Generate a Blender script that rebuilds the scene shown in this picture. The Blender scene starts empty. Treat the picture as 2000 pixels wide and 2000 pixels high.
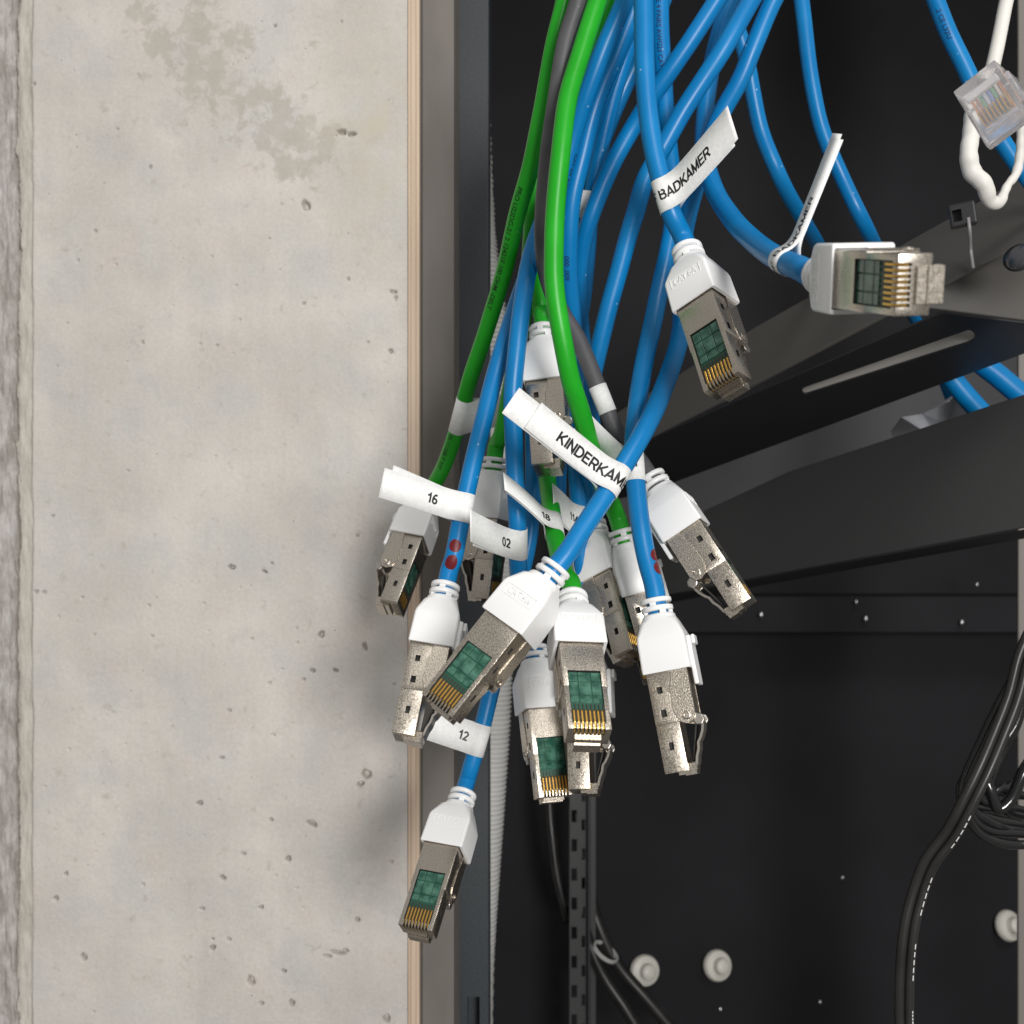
import bpy, bmesh, math, random
import numpy as np
from mathutils import Vector, Matrix
random.seed(7)
S = bpy.context.scene
COL = S.collection
MM = 0.001
F = 2322.0                                   # focal length in photo pixels (2000 px wide)

# ------------------------------------------------------------------ camera, world, lamps, exposure
cam = bpy.data.cameras.new("camera"); camo = bpy.data.objects.new("camera", cam); COL.objects.link(camo)
camo.rotation_euler = (math.radians(90), 0, 0)
cam.sensor_width = 36.0; cam.lens = 36.0 * F / 2000.0
cam.clip_start = 0.01; cam.clip_end = 50
cam.dof.use_dof = True; cam.dof.focus_distance = 0.35; cam.dof.aperture_fstop = 30
S.camera = camo
W = bpy.data.worlds.new("World"); S.world = W; W.use_nodes = True
wn = W.node_tree; bg = wn.nodes['Background']
tc = wn.nodes.new('ShaderNodeTexCoord'); sx = wn.nodes.new('ShaderNodeSeparateXYZ')
mr = wn.nodes.new('ShaderNodeMapRange'); mr.inputs[1].default_value = -1; mr.inputs[2].default_value = 1
rp = wn.nodes.new('ShaderNodeValToRGB')
rp.color_ramp.elements[0].color = (0.26, 0.245, 0.23, 1); rp.color_ramp.elements[1].color = (0.85, 0.84, 0.82, 1)
wn.links.new(tc.outputs['Generated'], sx.inputs[0]); wn.links.new(sx.outputs[2], mr.inputs[0])
wn.links.new(mr.outputs[0], rp.inputs[0]); wn.links.new(rp.outputs[0], bg.inputs[0])
bg.inputs[1].default_value = 0.52

def area(name, loc, target, size, power, color=(1, 1, 1)):
    l = bpy.data.lights.new(name, 'AREA'); l.shape = 'DISK'; l.size = size; l.energy = power; l.color = color
    o = bpy.data.objects.new(name, l); COL.objects.link(o); o.location = loc
    o.rotation_euler = (Vector(target) - Vector(loc)).to_track_quat('-Z', 'Y').to_euler()
    return o
area("work_lamp", (0.30, -0.80, 0.10), (0.0, 0.42, -0.02), 0.32, 12.5, (1.0, 0.985, 0.96))
area("ceiling_lamp", (0.5, -0.6, 1.3), (0.1, 0.5, 0), 0.6, 9.0, (1.0, 0.97, 0.94))
S.view_settings.view_transform = 'Standard'; S.view_settings.look = 'None'
S.view_settings.exposure = 0.0; S.view_settings.gamma = 1.0
S.render.engine = 'CYCLES'
S.render.resolution_x = 1024; S.render.resolution_y = 1024

# ------------------------------------------------------------------ helpers
def at(px, py, Y):
    return Vector(((px - 1000.0) / F * Y, Y, -(py - 1000.0) / F * Y))
def tag(o, label=None, cat=None, group=None, kind=None):
    if label: o['label'] = label
    if cat: o['category'] = cat
    if group: o['group'] = group
    if kind: o['kind'] = kind
    return o
def empty(name, loc=(0, 0, 0)):
    o = bpy.data.objects.new(name, None); o.empty_display_size = 0.01; COL.objects.link(o); o.location = loc
    return o
def link(name, me, mat=None, parent=None, matrix=None):
    o = bpy.data.objects.new(name, me); COL.objects.link(o)
    if mat and not me.materials: me.materials.append(mat)
    if parent: o.parent = parent
    if matrix is not None: o.matrix_local = matrix
    return o
def me_from(verts, faces, smooth=False, name='mesh'):
    me = bpy.data.meshes.new(name); me.from_pydata([tuple(v) for v in verts], [], faces); me.update()
    bm = bmesh.new(); bm.from_mesh(me); bmesh.ops.recalc_face_normals(bm, faces=bm.faces); bm.to_mesh(me); bm.free()
    if smooth:
        me.polygons.foreach_set('use_smooth', [True] * len(me.polygons))
    return me
def bm_mesh(bm, smooth=False):
    bmesh.ops.recalc_face_normals(bm, faces=bm.faces)
    me = bpy.data.meshes.new('mesh'); bm.to_mesh(me); bm.free()
    if smooth: me.polygons.foreach_set('use_smooth', [True] * len(me.polygons))
    return me
def add_box(bm, lo, hi):
    vs = [bm.verts.new((x, y, z)) for x in (lo[0], hi[0]) for y in (lo[1], hi[1]) for z in (lo[2], hi[2])]
    for f in ((0, 1, 3, 2), (4, 6, 7, 5), (0, 4, 5, 1), (2, 3, 7, 6), (0, 2, 6, 4), (1, 5, 7, 3)):
        bm.faces.new([vs[i] for i in f])
def box_me(lo, hi, bev=0, seg=1):
    bm = bmesh.new(); add_box(bm, lo, hi)
    if bev: bmesh.ops.bevel(bm, geom=list(bm.edges), offset=bev, segments=seg, profile=0.5, affect='EDGES')
    return bm_mesh(bm)
def add_prism(bm, poly, x0, x1, bev=0):
    """polygon in (y,z) extruded along x"""
    a = [bm.verts.new((x0, y, z)) for y, z in poly]; b = [bm.verts.new((x1, y, z)) for y, z in poly]
    n = len(poly); bm.faces.new(a); bm.faces.new(b[::-1])
    for i in range(n): bm.faces.new((a[i], a[(i + 1) % n], b[(i + 1) % n], b[i]))
def prism_me(poly, x0, x1, bev=0, seg=2):
    bm = bmesh.new(); add_prism(bm, poly, x0, x1)
    bmesh.ops.recalc_face_normals(bm, faces=bm.faces)
    if bev: bmesh.ops.bevel(bm, geom=list(bm.edges), offset=bev, segments=seg, profile=0.5, affect='EDGES')
    return bm_mesh(bm)
def cut(me, cutters, cmat=None):
    """boolean difference of boxes / meshes from a mesh, returned as a new mesh"""
    o = bpy.data.objects.new('tmp', me); COL.objects.link(o)
    bm = bmesh.new()
    for c in cutters: add_box(bm, c[0], c[1])
    cm = bm_mesh(bm)
    if cmat: cm.materials.append(cmat)
    c = bpy.data.objects.new('tmpc', cm); COL.objects.link(c)
    m = o.modifiers.new('b', 'BOOLEAN'); m.operation = 'DIFFERENCE'; m.object = c; m.solver = 'EXACT'
    if cmat:
        m.material_mode = 'TRANSFER'
    dg = bpy.context.evaluated_depsgraph_get(); dg.update()
    out = bpy.data.meshes.new_from_object(o.evaluated_get(dg))
    bpy.data.objects.remove(o); bpy.data.objects.remove(c)
    return out

# ------------------------------------------------------------------ materials
def mat(name, color, rough=0.5, metal=0.0, spec=0.5, **kw):
    m = bpy.data.materials.new(name); m.use_nodes = True
    b = m.node_tree.nodes['Principled BSDF']
    b.inputs['Base Color'].default_value = (*color, 1); b.inputs['Roughness'].default_value = rough
    b.inputs['Metallic'].default_value = metal; b.inputs['Specular IOR Level'].default_value = spec
    for k, v in kw.items(): b.inputs[k].default_value = v
    return m
def nodes(m): return m.node_tree.nodes, m.node_tree.links, m.node_tree.nodes['Principled BSDF']
def specks(m, scale, thr, col, amount, rad=.12):
    """sparse small scuffs / dust spots laid over the base colour"""
    n, l, b = nodes(m); src = b.inputs['Base Color'].links[0].from_socket if b.inputs['Base Color'].links else None
    t = n.new('ShaderNodeTexCoord'); vo = n.new('ShaderNodeTexVoronoi'); vo.inputs['Scale'].default_value = scale
    no = n.new('ShaderNodeTexNoise'); no.inputs['Scale'].default_value = scale * 2.3; no.inputs['Detail'].default_value = 3
    mv = n.new('ShaderNodeMix'); mv.data_type = 'VECTOR'; mv.inputs[0].default_value = .0006 * scale if scale < 400 else .1
    l.new(t.outputs['Object'], vo.inputs['Vector'])
    sc = n.new('ShaderNodeSeparateColor'); l.new(vo.outputs['Color'], sc.inputs[0])
    a = n.new('ShaderNodeMath'); a.operation = 'GREATER_THAN'; l.new(sc.outputs[0], a.inputs[0]); a.inputs[1].default_value = thr
    r = n.new('ShaderNodeMath'); r.operation = 'MULTIPLY'; l.new(no.outputs['Fac'], r.inputs[0]); r.inputs[1].default_value = rad * 2
    c = n.new('ShaderNodeMath'); c.operation = 'LESS_THAN'; l.new(vo.outputs['Distance'], c.inputs[0]); l.new(r.outputs[0], c.inputs[1])
    d = n.new('ShaderNodeMath'); d.operation = 'MULTIPLY'; l.new(a.outputs[0], d.inputs[0]); l.new(c.outputs[0], d.inputs[1])
    e = n.new('ShaderNodeMath'); e.operation = 'MULTIPLY'; l.new(d.outputs[0], e.inputs[0]); e.inputs[1].default_value = amount
    x = n.new('ShaderNodeMix'); x.data_type = 'RGBA'; l.new(e.outputs[0], x.inputs[0]); x.inputs[7].default_value = (*col, 1)
    if src: l.new(src, x.inputs[6])
    else: x.inputs[6].default_value = b.inputs['Base Color'].default_value
    l.new(x.outputs[2], b.inputs['Base Color'])
def noise_bump(m, scale, strength, dist=0.0001, detail=3, vec='Object', stretch=None):
    n, l, b = nodes(m)
    t = n.new('ShaderNodeTexCoord'); no = n.new('ShaderNodeTexNoise'); bu = n.new('ShaderNodeBump')
    no.inputs['Scale'].default_value = scale; no.inputs['Detail'].default_value = detail
    if stretch:
        mp = n.new('ShaderNodeMapping'); mp.inputs['Scale'].default_value = stretch
        l.new(t.outputs[vec], mp.inputs[0]); l.new(mp.outputs[0], no.inputs['Vector'])
    else: l.new(t.outputs[vec], no.inputs['Vector'])
    bu.inputs['Strength'].default_value = strength; bu.inputs['Distance'].default_value = dist
    l.new(no.outputs['Fac'], bu.inputs['Height']); l.new(bu.outputs[0], b.inputs['Normal'])
    return no
def noise_color(m, scale, c1, c2, lo=0.35, hi=0.65, detail=4, stretch=None, rough=None):
    n, l, b = nodes(m)
    t = n.new('ShaderNodeTexCoord'); no = n.new('ShaderNodeTexNoise'); r = n.new('ShaderNodeValToRGB')
    mp = n.new('ShaderNodeMapping'); mp.inputs['Scale'].default_value = stretch or (1, 1, 1)
    no.inputs['Scale'].default_value = scale; no.inputs['Detail'].default_value = detail
    r.color_ramp.elements[0].position = lo; r.color_ramp.elements[1].position = hi
    r.color_ramp.elements[0].color = (*c1, 1); r.color_ramp.elements[1].color = (*c2, 1)
    l.new(t.outputs['Object'], mp.inputs[0]); l.new(mp.outputs[0], no.inputs['Vector'])
    l.new(no.outputs['Fac'], r.inputs[0]); l.new(r.outputs[0], b.inputs['Base Color'])
    if rough:
        q = n.new('ShaderNodeMapRange'); q.inputs[3].default_value = rough[0]; q.inputs[4].default_value = rough[1]
        l.new(no.outputs['Fac'], q.inputs[0]); l.new(q.outputs[0], b.inputs['Roughness'])
    return r

def jacket_mat(name, c1, c2, rough=0.33):
    m = mat(name, c1, rough, 0, 0.35)
    m.node_tree.nodes['Principled BSDF'].inputs['Subsurface Weight'].default_value = 0.0
    noise_color(m, 60, c1, c2, 0.3, 0.7, 3, rough=(rough - 0.08, rough + 0.14))
    noise_bump(m, 260, 0.25, 0.00012, 3)
    return m
M = {}
M['blue'] = jacket_mat('blue_pvc_jacket', (0.001, 0.160, 0.42), (0.002, 0.195, 0.485))
M['green'] = jacket_mat('green_pvc_jacket', (0.010, 0.30, 0.010), (0.016, 0.38, 0.018))
M['grey'] = jacket_mat('grey_jacket', (0.055, 0.055, 0.062), (0.11, 0.11, 0.115), 0.5)
M['black_cable'] = jacket_mat('black_cord_jacket', (0.016, 0.0155, 0.015), (0.028, 0.027, 0.026), 0.3)
M['white_cable'] = jacket_mat('white_cord_jacket', (0.58, 0.565, 0.53), (0.70, 0.685, 0.645), 0.45)
M['boot'] = mat('white_plastic', (0.80, 0.80, 0.80), 0.34, 0, 0.5)
noise_bump(M['boot'], 900, 0.06, 0.00005)
M['paper'] = mat('white_label_paper', (0.80, 0.80, 0.79), 0.6, 0, 0.3)
noise_color(M['paper'], 900, (0.77, 0.77, 0.76), (0.83, 0.83, 0.82), 0.4, 0.6)
M['ink'] = mat('black_ink', (0.012, 0.012, 0.014), 0.5)
M['ink_blue'] = mat('dark_blue_print', (0.003, 0.03, 0.11), 0.5)
M['ink_green'] = mat('dark_green_print', (0.002, 0.035, 0.003), 0.5)
M['red'] = mat('red_marker_ink', (0.13, 0.004, 0.008), 0.45)
def nickel(name, c1, c2, bump, scale=2600, rough=0.3):
    m = mat(name, c1, rough, 1.0)
    noise_color(m, 2700, c1, c2, 0.40, 0.60, 2, rough=(rough - 0.1, rough + 0.18))
    noise_bump(m, scale, bump, 0.00012, 3)
    return m
M['nickel'] = nickel('sparkling_nickel_plate', (0.41, 0.365, 0.305), (0.74, 0.675, 0.585), 0.75, 3000, .28)
M['nickel_smooth'] = nickel('smooth_nickel_plate', (0.50, 0.45, 0.385), (0.60, 0.545, 0.475), 0.12, 1200, 0.26)
M['dark'] = mat('dark_hole', (0.03, 0.028, 0.025), 0.6)
M['steel'] = mat('latch_steel', (0.46, 0.43, 0.39), 0.36, 1.0)
M['gold'] = mat('gold_contact', (0.86, 0.52, 0.13), 0.3, 1.0); noise_bump(M['gold'], 1500, 0.15)
M['pcb'] = mat('green_circuit_board', (0.014, 0.085, 0.055), 0.35)
M['pcbwin'] = mat('green_clear_cover', (0.035, 0.15, 0.10), 0.12, 0, 0.6)
noise_color(M['pcbwin'], 420, (0.012, 0.070, 0.045), (0.075, 0.19, 0.14), 0.38, 0.68, 3)
M['contact_block'] = mat('brown_contact_block', (0.05, 0.04, 0.03), 0.4)
M['powder'] = mat('black_powder_coat', (0.022, 0.023, 0.026), 0.45, 0, 0.5); noise_bump(M['powder'], 1500, 0.5, 0.0001)
M['sheen_steel'] = mat('black_steel_painted_sheen', (0.118, 0.112, 0.104), 0.38, 0, 0.6); noise_bump(M['sheen_steel'], 2200, 0.3, 0.00006)  # black steel with its reflection put into a lighter grey base colour
M['satin'] = mat('satin_black_steel', (0.052, 0.052, 0.053), 0.36, 0, 0.6); noise_bump(M['satin'], 2200, 0.3, 0.00006)
M['post'] = mat('anthracite_powder_coat', (0.030, 0.036, 0.042), 0.5, 0, 0.5)
noise_color(M['post'], 900, (0.024, 0.030, 0.036), (0.042, 0.049, 0.056), 0.35, 0.7); noise_bump(M['post'], 1600, 0.6, 0.0001)
M['felt'] = mat('black_back_panel_paint', (0.012, 0.012, 0.015), 0.75, 0, 0.3)
noise_color(M['felt'], 9, (0.0085, 0.0085, 0.0105), (0.016, 0.016, 0.0195), 0.3, 0.75, 8); noise_bump(M['felt'], 900, 0.5, 0.0002)
M['screw_white'] = mat('white_plastic_cap', (0.68, 0.66, 0.60), 0.4)
M['screw_steel'] = mat('small_screw_steel', (0.36, 0.36, 0.36), 0.32, 1.0)
M['screw_black'] = mat('black_oxide_screw', (0.13, 0.13, 0.14), 0.22, 0.9, 0.8)
M['conduit'] = mat('pale_conduit_plastic', (0.50, 0.50, 0.485), 0.5); noise_bump(M['conduit'], 300, 0.2)
M['tie'] = mat('black_nylon', (0.022, 0.022, 0.024), 0.3)
M['coil'] = mat('glossy_black_cord_jacket', (0.010, 0.010, 0.0105), 0.14, 0, 0.7)
M['clear'] = mat('clear_polycarbonate', (0.93, 0.91, 0.93), 0.17, 0, 0.5, **{'Transmission Weight': 0.80, 'IOR': 1.32})
M['wirecol'] = mat('wire_colours', (0.6, 0.4, 0.2), 0.5)

specks(M['blue'], 300, .90, (.45, .62, .75), .6, .09); specks(M['green'], 300, .90, (.5, .7, .5), .5, .07)
specks(M['felt'], 420, .93, (.10, .10, .11), .7, .09); specks(M['satin'], 500, .93, (.16, .16, .16), .6, .08); specks(M['post'], 600, .9, (.14, .15, .16), .6, .09)
specks(M['grey'], 350, .8, (.25, .25, .25), .6, .08)
def concrete():
    m = mat('cast_concrete', (0.5, 0.48, 0.44), 0.72, 0, 0.3)
    n, l, b = nodes(m)
    t = n.new('ShaderNodeTexCoord')
    def noise(scale, detail=5, rough=0.55, st=(1, 1, 1), dist=0.0, off=(0, 0, 0)):
        mp = n.new('ShaderNodeMapping'); mp.inputs['Scale'].default_value = st; mp.inputs['Location'].default_value = off
        no = n.new('ShaderNodeTexNoise'); no.inputs['Scale'].default_value = scale; no.inputs['Detail'].default_value = detail
        no.inputs['Roughness'].default_value = rough; no.inputs['Distortion'].default_value = dist
        l.new(t.outputs['Object'], mp.inputs[0]); l.new(mp.outputs[0], no.inputs['Vector']); return no
    def ramp(src, lo, hi, c1=(0, 0, 0), c2=(1, 1, 1)):
        r = n.new('ShaderNodeValToRGB'); r.color_ramp.elements[0].position = lo; r.color_ramp.elements[1].position = hi
        r.color_ramp.elements[0].color = (*c1, 1); r.color_ramp.elements[1].color = (*c2, 1)
        l.new(src, r.inputs[0]); return r.outputs[0]
    def mix(fac, a, c, mode='MIX'):
        x = n.new('ShaderNodeMix'); x.data_type = 'RGBA'; x.blend_type = mode
        for sock, v in ((x.inputs[0], fac), (x.inputs[6], a), (x.inputs[7], c)):
            if hasattr(v, 'links'): l.new(v, sock)
            elif isinstance(v, tuple): sock.default_value = (*v, 1)
            else: sock.default_value = v
        return x.outputs[2]
    def math_(op, a, c=0.0, clamp=False):
        x = n.new('ShaderNodeMath'); x.operation = op; x.use_clamp = clamp
        for sock, v in ((x.inputs[0], a), (x.inputs[1], c)):
            if hasattr(v, 'links'): l.new(v, sock)
            else: sock.default_value = v
        return x.outputs[0]
    # broad warm/cool clouds
    base = ramp(noise(26, 4, 0.5).outputs['Fac'], 0.36, 0.66, (0.503, 0.475, 0.440), (0.588, 0.557, 0.518))
    cool = ramp(noise(34, 3, 0.5, off=(3, 1, 2)).outputs['Fac'], 0.5, 0.72)
    base = mix(math_('MULTIPLY', cool, 0.7), base, (0.468, 0.470, 0.458))
    warm = ramp(noise(52, 3, 0.5, off=(7, 3, 5)).outputs['Fac'], 0.58, 0.74)
    base = mix(math_('MULTIPLY', warm, 0.5), base, (0.575, 0.49, 0.445))
    drk = ramp(noise(75, 4, 0.55, off=(1, 9, 4)).outputs['Fac'], 0.56, 0.74)
    base = mix(math_('MULTIPLY', drk, 0.45), base, (0.445, 0.428, 0.400))
    fine = ramp(noise(650, 4, 0.6).outputs['Fac'], 0.3, 0.75, (0.93, 0.93, 0.93), (1.05, 1.05, 1.05))
    base = mix(1.0, base, fine, 'MULTIPLY')
    streak = ramp(noise(260, 3, 0.5, st=(1, 1, 0.06)).outputs['Fac'], 0.35, 0.7, (0.985, 0.985, 0.98), (1.01, 1.01, 1.01))
    base = mix(1.0, base, streak, 'MULTIPLY')
    # damp stain running diagonally in the upper part: mask by distance to a line, broken by noise
    sep = n.new('ShaderNodeSeparateXYZ'); l.new(t.outputs['Object'], sep.inputs[0])
    X, Z = sep.outputs[0], sep.outputs[2]
    # stain axis from (290,0) to (620,330) px on the wall plane Y=.5 -> metres
    def blob(cx, cz, rx, rz, rot=0.0):
        dx = math_('SUBTRACT', X, cx); dz = math_('SUBTRACT', Z, cz)
        ca, sa = math.cos(rot), math.sin(rot)
        u = math_('ADD', math_('MULTIPLY', dx, ca / rx), math_('MULTIPLY', dz, sa / rx))
        v = math_('ADD', math_('MULTIPLY', dx, -sa / rz), math_('MULTIPLY', dz, ca / rz))
        d = math_('SQRT', math_('ADD', math_('MULTIPLY', u, u), math_('MULTIPLY', v, v)))
        return math_('SUBTRACT', 1.0, d, True)
    def P(px, py): return ((px - 1000) / F * 0.5, -(py - 1000) / F * 0.5)
    allb = None
    for (px, py, rx, ry, rot) in ((285, 35, 34, 75, 0.2), (385, 70, 34, 110, 0), (400, 150, 60, 70, 0), (310, 80, 35, 45, 0.4),
                                  (550, 255, 95, 66, -0.6), (500, 190, 60, 45, 0), (570, 320, 50, 34, 0), (460, 75, 60, 26, -0.4), (610, 285, 60, 45, 0)):
        cx, cz = P(px, py); k = 0.5 / F
        bb = blob(cx, cz, rx * k * 1.7, ry * k * 1.7, rot)
        allb = bb if allb is None else math_('MAXIMUM', allb, bb)
    nz = noise(150, 7, 0.62, dist=0.4).outputs['Fac']
    msk = math_('ADD', math_('MULTIPLY', allb, 0.36), math_('MULTIPLY', math_('SUBTRACT', nz, 0.5), 1.25))
    msk = math_('ADD', msk, math_('MULTIPLY', math_('SUBTRACT', noise(520, 4, 0.7, dist=.5).outputs['Fac'], 0.5), 0.22))
    msk = ramp(msk, 0.13, 0.26)
    base = mix(math_('MULTIPLY', msk, math_('MULTIPLY', ramp(noise(90, 4, .6, off=(5, 5, 1)).outputs['Fac'], .3, .7, (.55, .55, .55)), .85)), base, (0.395, 0.365, 0.315))
    # yellowish tint near the top right
    cx, cz = P(740, 250)
    yb = math_('MULTIPLY', blob(cx, cz, 0.035, 0.075), ramp(noise(70, 5).outputs['Fac'], 0.35, 0.65))
    base = mix(math_('MULTIPLY', yb, 0.9), base, (0.50, 0.455, 0.37))
    # tiny bug holes: bumped dots with the hole shade painted dark
    vo = n.new('ShaderNodeTexVoronoi'); vo.inputs['Scale'].default_value = 175; vo.inputs['Randomness'].default_value = 1
    l.new(t.outputs['Object'], vo.inputs['Vector'])
    sc = n.new('ShaderNodeSeparateColor'); l.new(vo.outputs['Color'], sc.inputs[0])
    pick = math_('GREATER_THAN', sc.outputs[0], 0.80)
    r = math_('MULTIPLY', math_('POWER', sc.outputs[1], 3.0), 0.10)
    r = math_('ADD', r, 0.035)
    dot = math_('MULTIPLY', math_('LESS_THAN', vo.outputs['Distance'], r), pick)
    base = mix(math_('MULTIPLY', dot, 0.72), base, (0.10, 0.085, 0.07))
    # left border: older darker concrete band beyond the joint
    edge = math_('LESS_THAN', math_('ADD', X, math_('MULTIPLY', math_('SUBTRACT', noise(90, 6, 0.7, st=(1, 1, .35)).outputs['Fac'], 0.5), 0.004)), (30 - 1000) / F * 0.5)
    dirt = ramp(noise(170, 7, 0.68, st=(1, 1, 0.5), dist=0.1).outputs['Fac'], 0.38, 0.66, (0.29, 0.262, 0.24), (0.50, 0.475, 0.46))
    base = mix(edge, base, dirt)
    band = math_('MULTIPLY', math_('LESS_THAN', X, (64 - 1000) / F * 0.5), math_('SUBTRACT', 1.0, edge))
    bandc = ramp(noise(230, 7, 0.7, st=(1, 1, 0.3)).outputs['Fac'], 0.35, 0.6, (0.36, 0.33, 0.285), (0.50, 0.475, 0.42))
    base = mix(math_('MULTIPLY', band, 0.75), base, bandc)
    gd = math_('SUBTRACT', 1.0, math_('MULTIPLY', math_('ABSOLUTE', math_('SUBTRACT', X, (31 - 1000) / F * 0.5)), 420.0), True)  # groove shading painted as a dark line along the joint
    base = mix(math_('MULTIPLY', gd, math_('MULTIPLY', ramp(noise(160, 5, .6, st=(1, 1, .25), off=(2, 2, 2)).outputs['Fac'], .3, .6), .75)), base, (0.17, 0.145, 0.12))
    l.new(base, b.inputs['Base Color'])
    bu = n.new('ShaderNodeBump'); bu.inputs['Strength'].default_value = 0.35; bu.inputs['Distance'].default_value = 0.0006
    h = math_('SUBTRACT', noise(420, 6, 0.6).outputs['Fac'], math_('MULTIPLY', dot, 0.9))
    l.new(h, bu.inputs['Height']); l.new(bu.outputs[0], b.inputs['Normal'])
    return m
M['concrete'] = concrete()
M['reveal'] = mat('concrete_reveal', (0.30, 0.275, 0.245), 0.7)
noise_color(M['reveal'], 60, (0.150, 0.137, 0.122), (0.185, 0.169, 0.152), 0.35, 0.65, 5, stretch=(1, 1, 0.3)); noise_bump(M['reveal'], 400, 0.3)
M['wood'] = mat('plywood_edge', (0.6, 0.42, 0.28), 0.6)
r_ = noise_color(M['wood'], 420, (0.46, 0.345, 0.25), (0.62, 0.49, 0.375), 0.3, 0.7, 5, stretch=(1.0, 1, 0.03)); noise_bump(M['wood'], 600, 0.4, 0.0002, stretch=(1, 1, 0.05))

# ------------------------------------------------------------------ concrete wall with real pits, step and joint
WY = 0.50
def build_wall():
    x0, x1 = (-60 - 1000) / F * WY, (796 - 1000) / F * WY
    z0, z1 = -(2060 - 1000) / F * WY, (1060) / F * WY
    nx, nz = 440, 1080
    xs = np.linspace(x0, x1, nx); zs = np.linspace(z0, z1, nz)
    X, Z = np.meshgrid(xs, zs)
    D = np.zeros_like(X)
    rng = np.random.RandomState(3)
    PX = X / WY * F + 1000; PY = -Z / WY * F + 1000
    # step of the neighbouring pour, wavy edge, and the rough joint
    def wav(seed, amp, fr):
        r = np.random.RandomState(seed); s = 0
        for k in range(7):
            s = s + amp / (k + 1) * np.sin(PY * fr * (1.9 ** k) + r.rand() * 6)
        return s
    def fbm(sx, sy, seed):
        out = 0
        for o in range(4):
            r = np.random.RandomState(seed + o); k = 2 ** o; gx, gy = int(860 / sx * k) + 3, int(2300 / sy * k) + 3
            G = r.rand(gy, gx) - .5; u = (PX + 80) / sx * k; v = (PY + 120) / sy * k
            iu, iv = np.clip(u.astype(int), 0, gx - 2), np.clip(v.astype(int), 0, gy - 2); fu, fv = u - iu, v - iv
            fu = fu * fu * (3 - 2 * fu); fv = fv * fv * (3 - 2 * fv)
            out = out + (G[iv, iu] * (1 - fu) * (1 - fv) + G[iv, iu + 1] * fu * (1 - fv) + G[iv + 1, iu] * (1 - fu) * fv + G[iv + 1, iu + 1] * fu * fv) / k
        return out
    e1 = 27 + wav(1, 2.2, 0.011) + fbm(400, 22, 40) * 6; e2 = 63 + wav(2, 0.9, 0.017)
    rough = fbm(9, 40, 11) * .0013
    rng = np.random.RandomState(3)
    st = 1 / (1 + np.exp((PX - e1) / 1.5))
    D += st * 0.0030 + st * rough * 1.0
    gr = np.exp(-((PX - e1 - 2) / 3.5) ** 2); D += gr * (0.0030 + rough)
    st2 = 1 / (1 + np.exp((PX - e2) / 0.9)); D += st2 * 0.0009 + st2 * (1 - st) * rough * 0.5
    pits = [(668, 258, 9, 5), (686, 262, 8, 4), (597, 401, 8, 9), (768, 570, 7, 3), (773, 582, 3, 5), (763, 686, 4, 4), (66, 164, 3, 3), (293, 326, 3, 3),
            (452, 1108, 7, 4), (516, 1116, 5, 2), (627, 1240, 6, 6), (712, 1264, 4, 7), (655, 1310, 5, 3), (716, 1513, 9, 8), (704, 1532, 8, 4), (609, 1609, 9, 5),
            (390, 1569, 6, 4), (435, 1715, 6, 4), (109, 1755, 5, 4), (163, 1870, 6, 6), (415, 1852, 5, 5), (640, 1868, 9, 3), (660, 1862, 14, 4), (675, 1857, 6, 3),
            (490, 1917, 6, 10), (510, 1772, 5, 3), (475, 1668, 4, 3), (563, 1678, 5, 5), (70, 1156, 4, 3), (86, 1157, 4, 3), (510, 1960, 4, 4), (570, 1960, 5, 6),
            (185, 451, 3, 3), (278, 669, 3, 3), (130, 1707, 3, 4), (128, 1708, 3, 3), (395, 1775, 4, 3), (447, 1835, 4, 3), (433, 1480, 4, 3), (448, 1388, 3, 3), (534, 1435, 3, 3),
            (698, 1797, 5, 4), (755, 1990, 6, 8), (529, 1602, 4, 3), (537, 50, 3, 2.5), (680, 545, 3, 3), (593, 593, 3, 3)]
    for i in range(45):
        q = 1 + rng.exponential(.5); pits.append((rng.uniform(70, 790), rng.uniform(950, 2000), q * rng.uniform(1.2, 1.8), q * rng.uniform(1.1, 1.5)))
    for i in range(26):
        pits.append((rng.uniform(70, 790), rng.uniform(0, 1000), rng.uniform(1.4, 2.6), rng.uniform(1.4, 2.4)))
    for (cx, cy, rx, ry) in pits:
        a = rng.uniform(-0.5, 0.5); wob = rng.uniform(0, 6)
        sel = (np.abs(PX - cx) < 30) & (np.abs(PY - cy) < 30)
        dx = PX[sel] - cx; dy = PY[sel] - cy
        u = dx * math.cos(a) + dy * math.sin(a); v = -dx * math.sin(a) + dy * math.cos(a)
        th = np.arctan2(v, u); q = np.sqrt((u / (rx * .85)) ** 2 + (v / (ry * .85)) ** 2) * (1 + 0.10 * np.sin(2 * th + wob) + 0.08 * np.sin(3 * th + 2 * wob) + .07 * np.sin(5 * th + 3 * wob))
        D[sel] += 0.0045 * min(1, rx / 5) / (1 + np.exp((q - 1) * 7))
    D += fbm(120, 120, 60) * .0006
    D += 0.00005 * (np.sin(PX * .021 + 1) * np.sin(PY * .017) + np.sin(PX * .05) * np.sin(PY * .043 + 2))
    Y = WY + D
    V = np.stack([X, Y, Z], -1).reshape(-1, 3)
    idx = np.arange(nx * nz).reshape(nz, nx)
    q = np.stack([idx[:-1, :-1], idx[:-1, 1:], idx[1:, 1:], idx[1:, :-1]], -1).reshape(-1, 4)
    me = bpy.data.meshes.new('wall')
    me.vertices.add(len(V)); me.vertices.foreach_set('co', V.ravel())
    me.loops.add(q.size); me.loops.foreach_set('vertex_index', q.ravel())
    me.polygons.add(len(q)); me.polygons.foreach_set('loop_start', np.arange(0, q.size, 4)); me.polygons.foreach_set('loop_total', np.full(len(q), 4))
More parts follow.
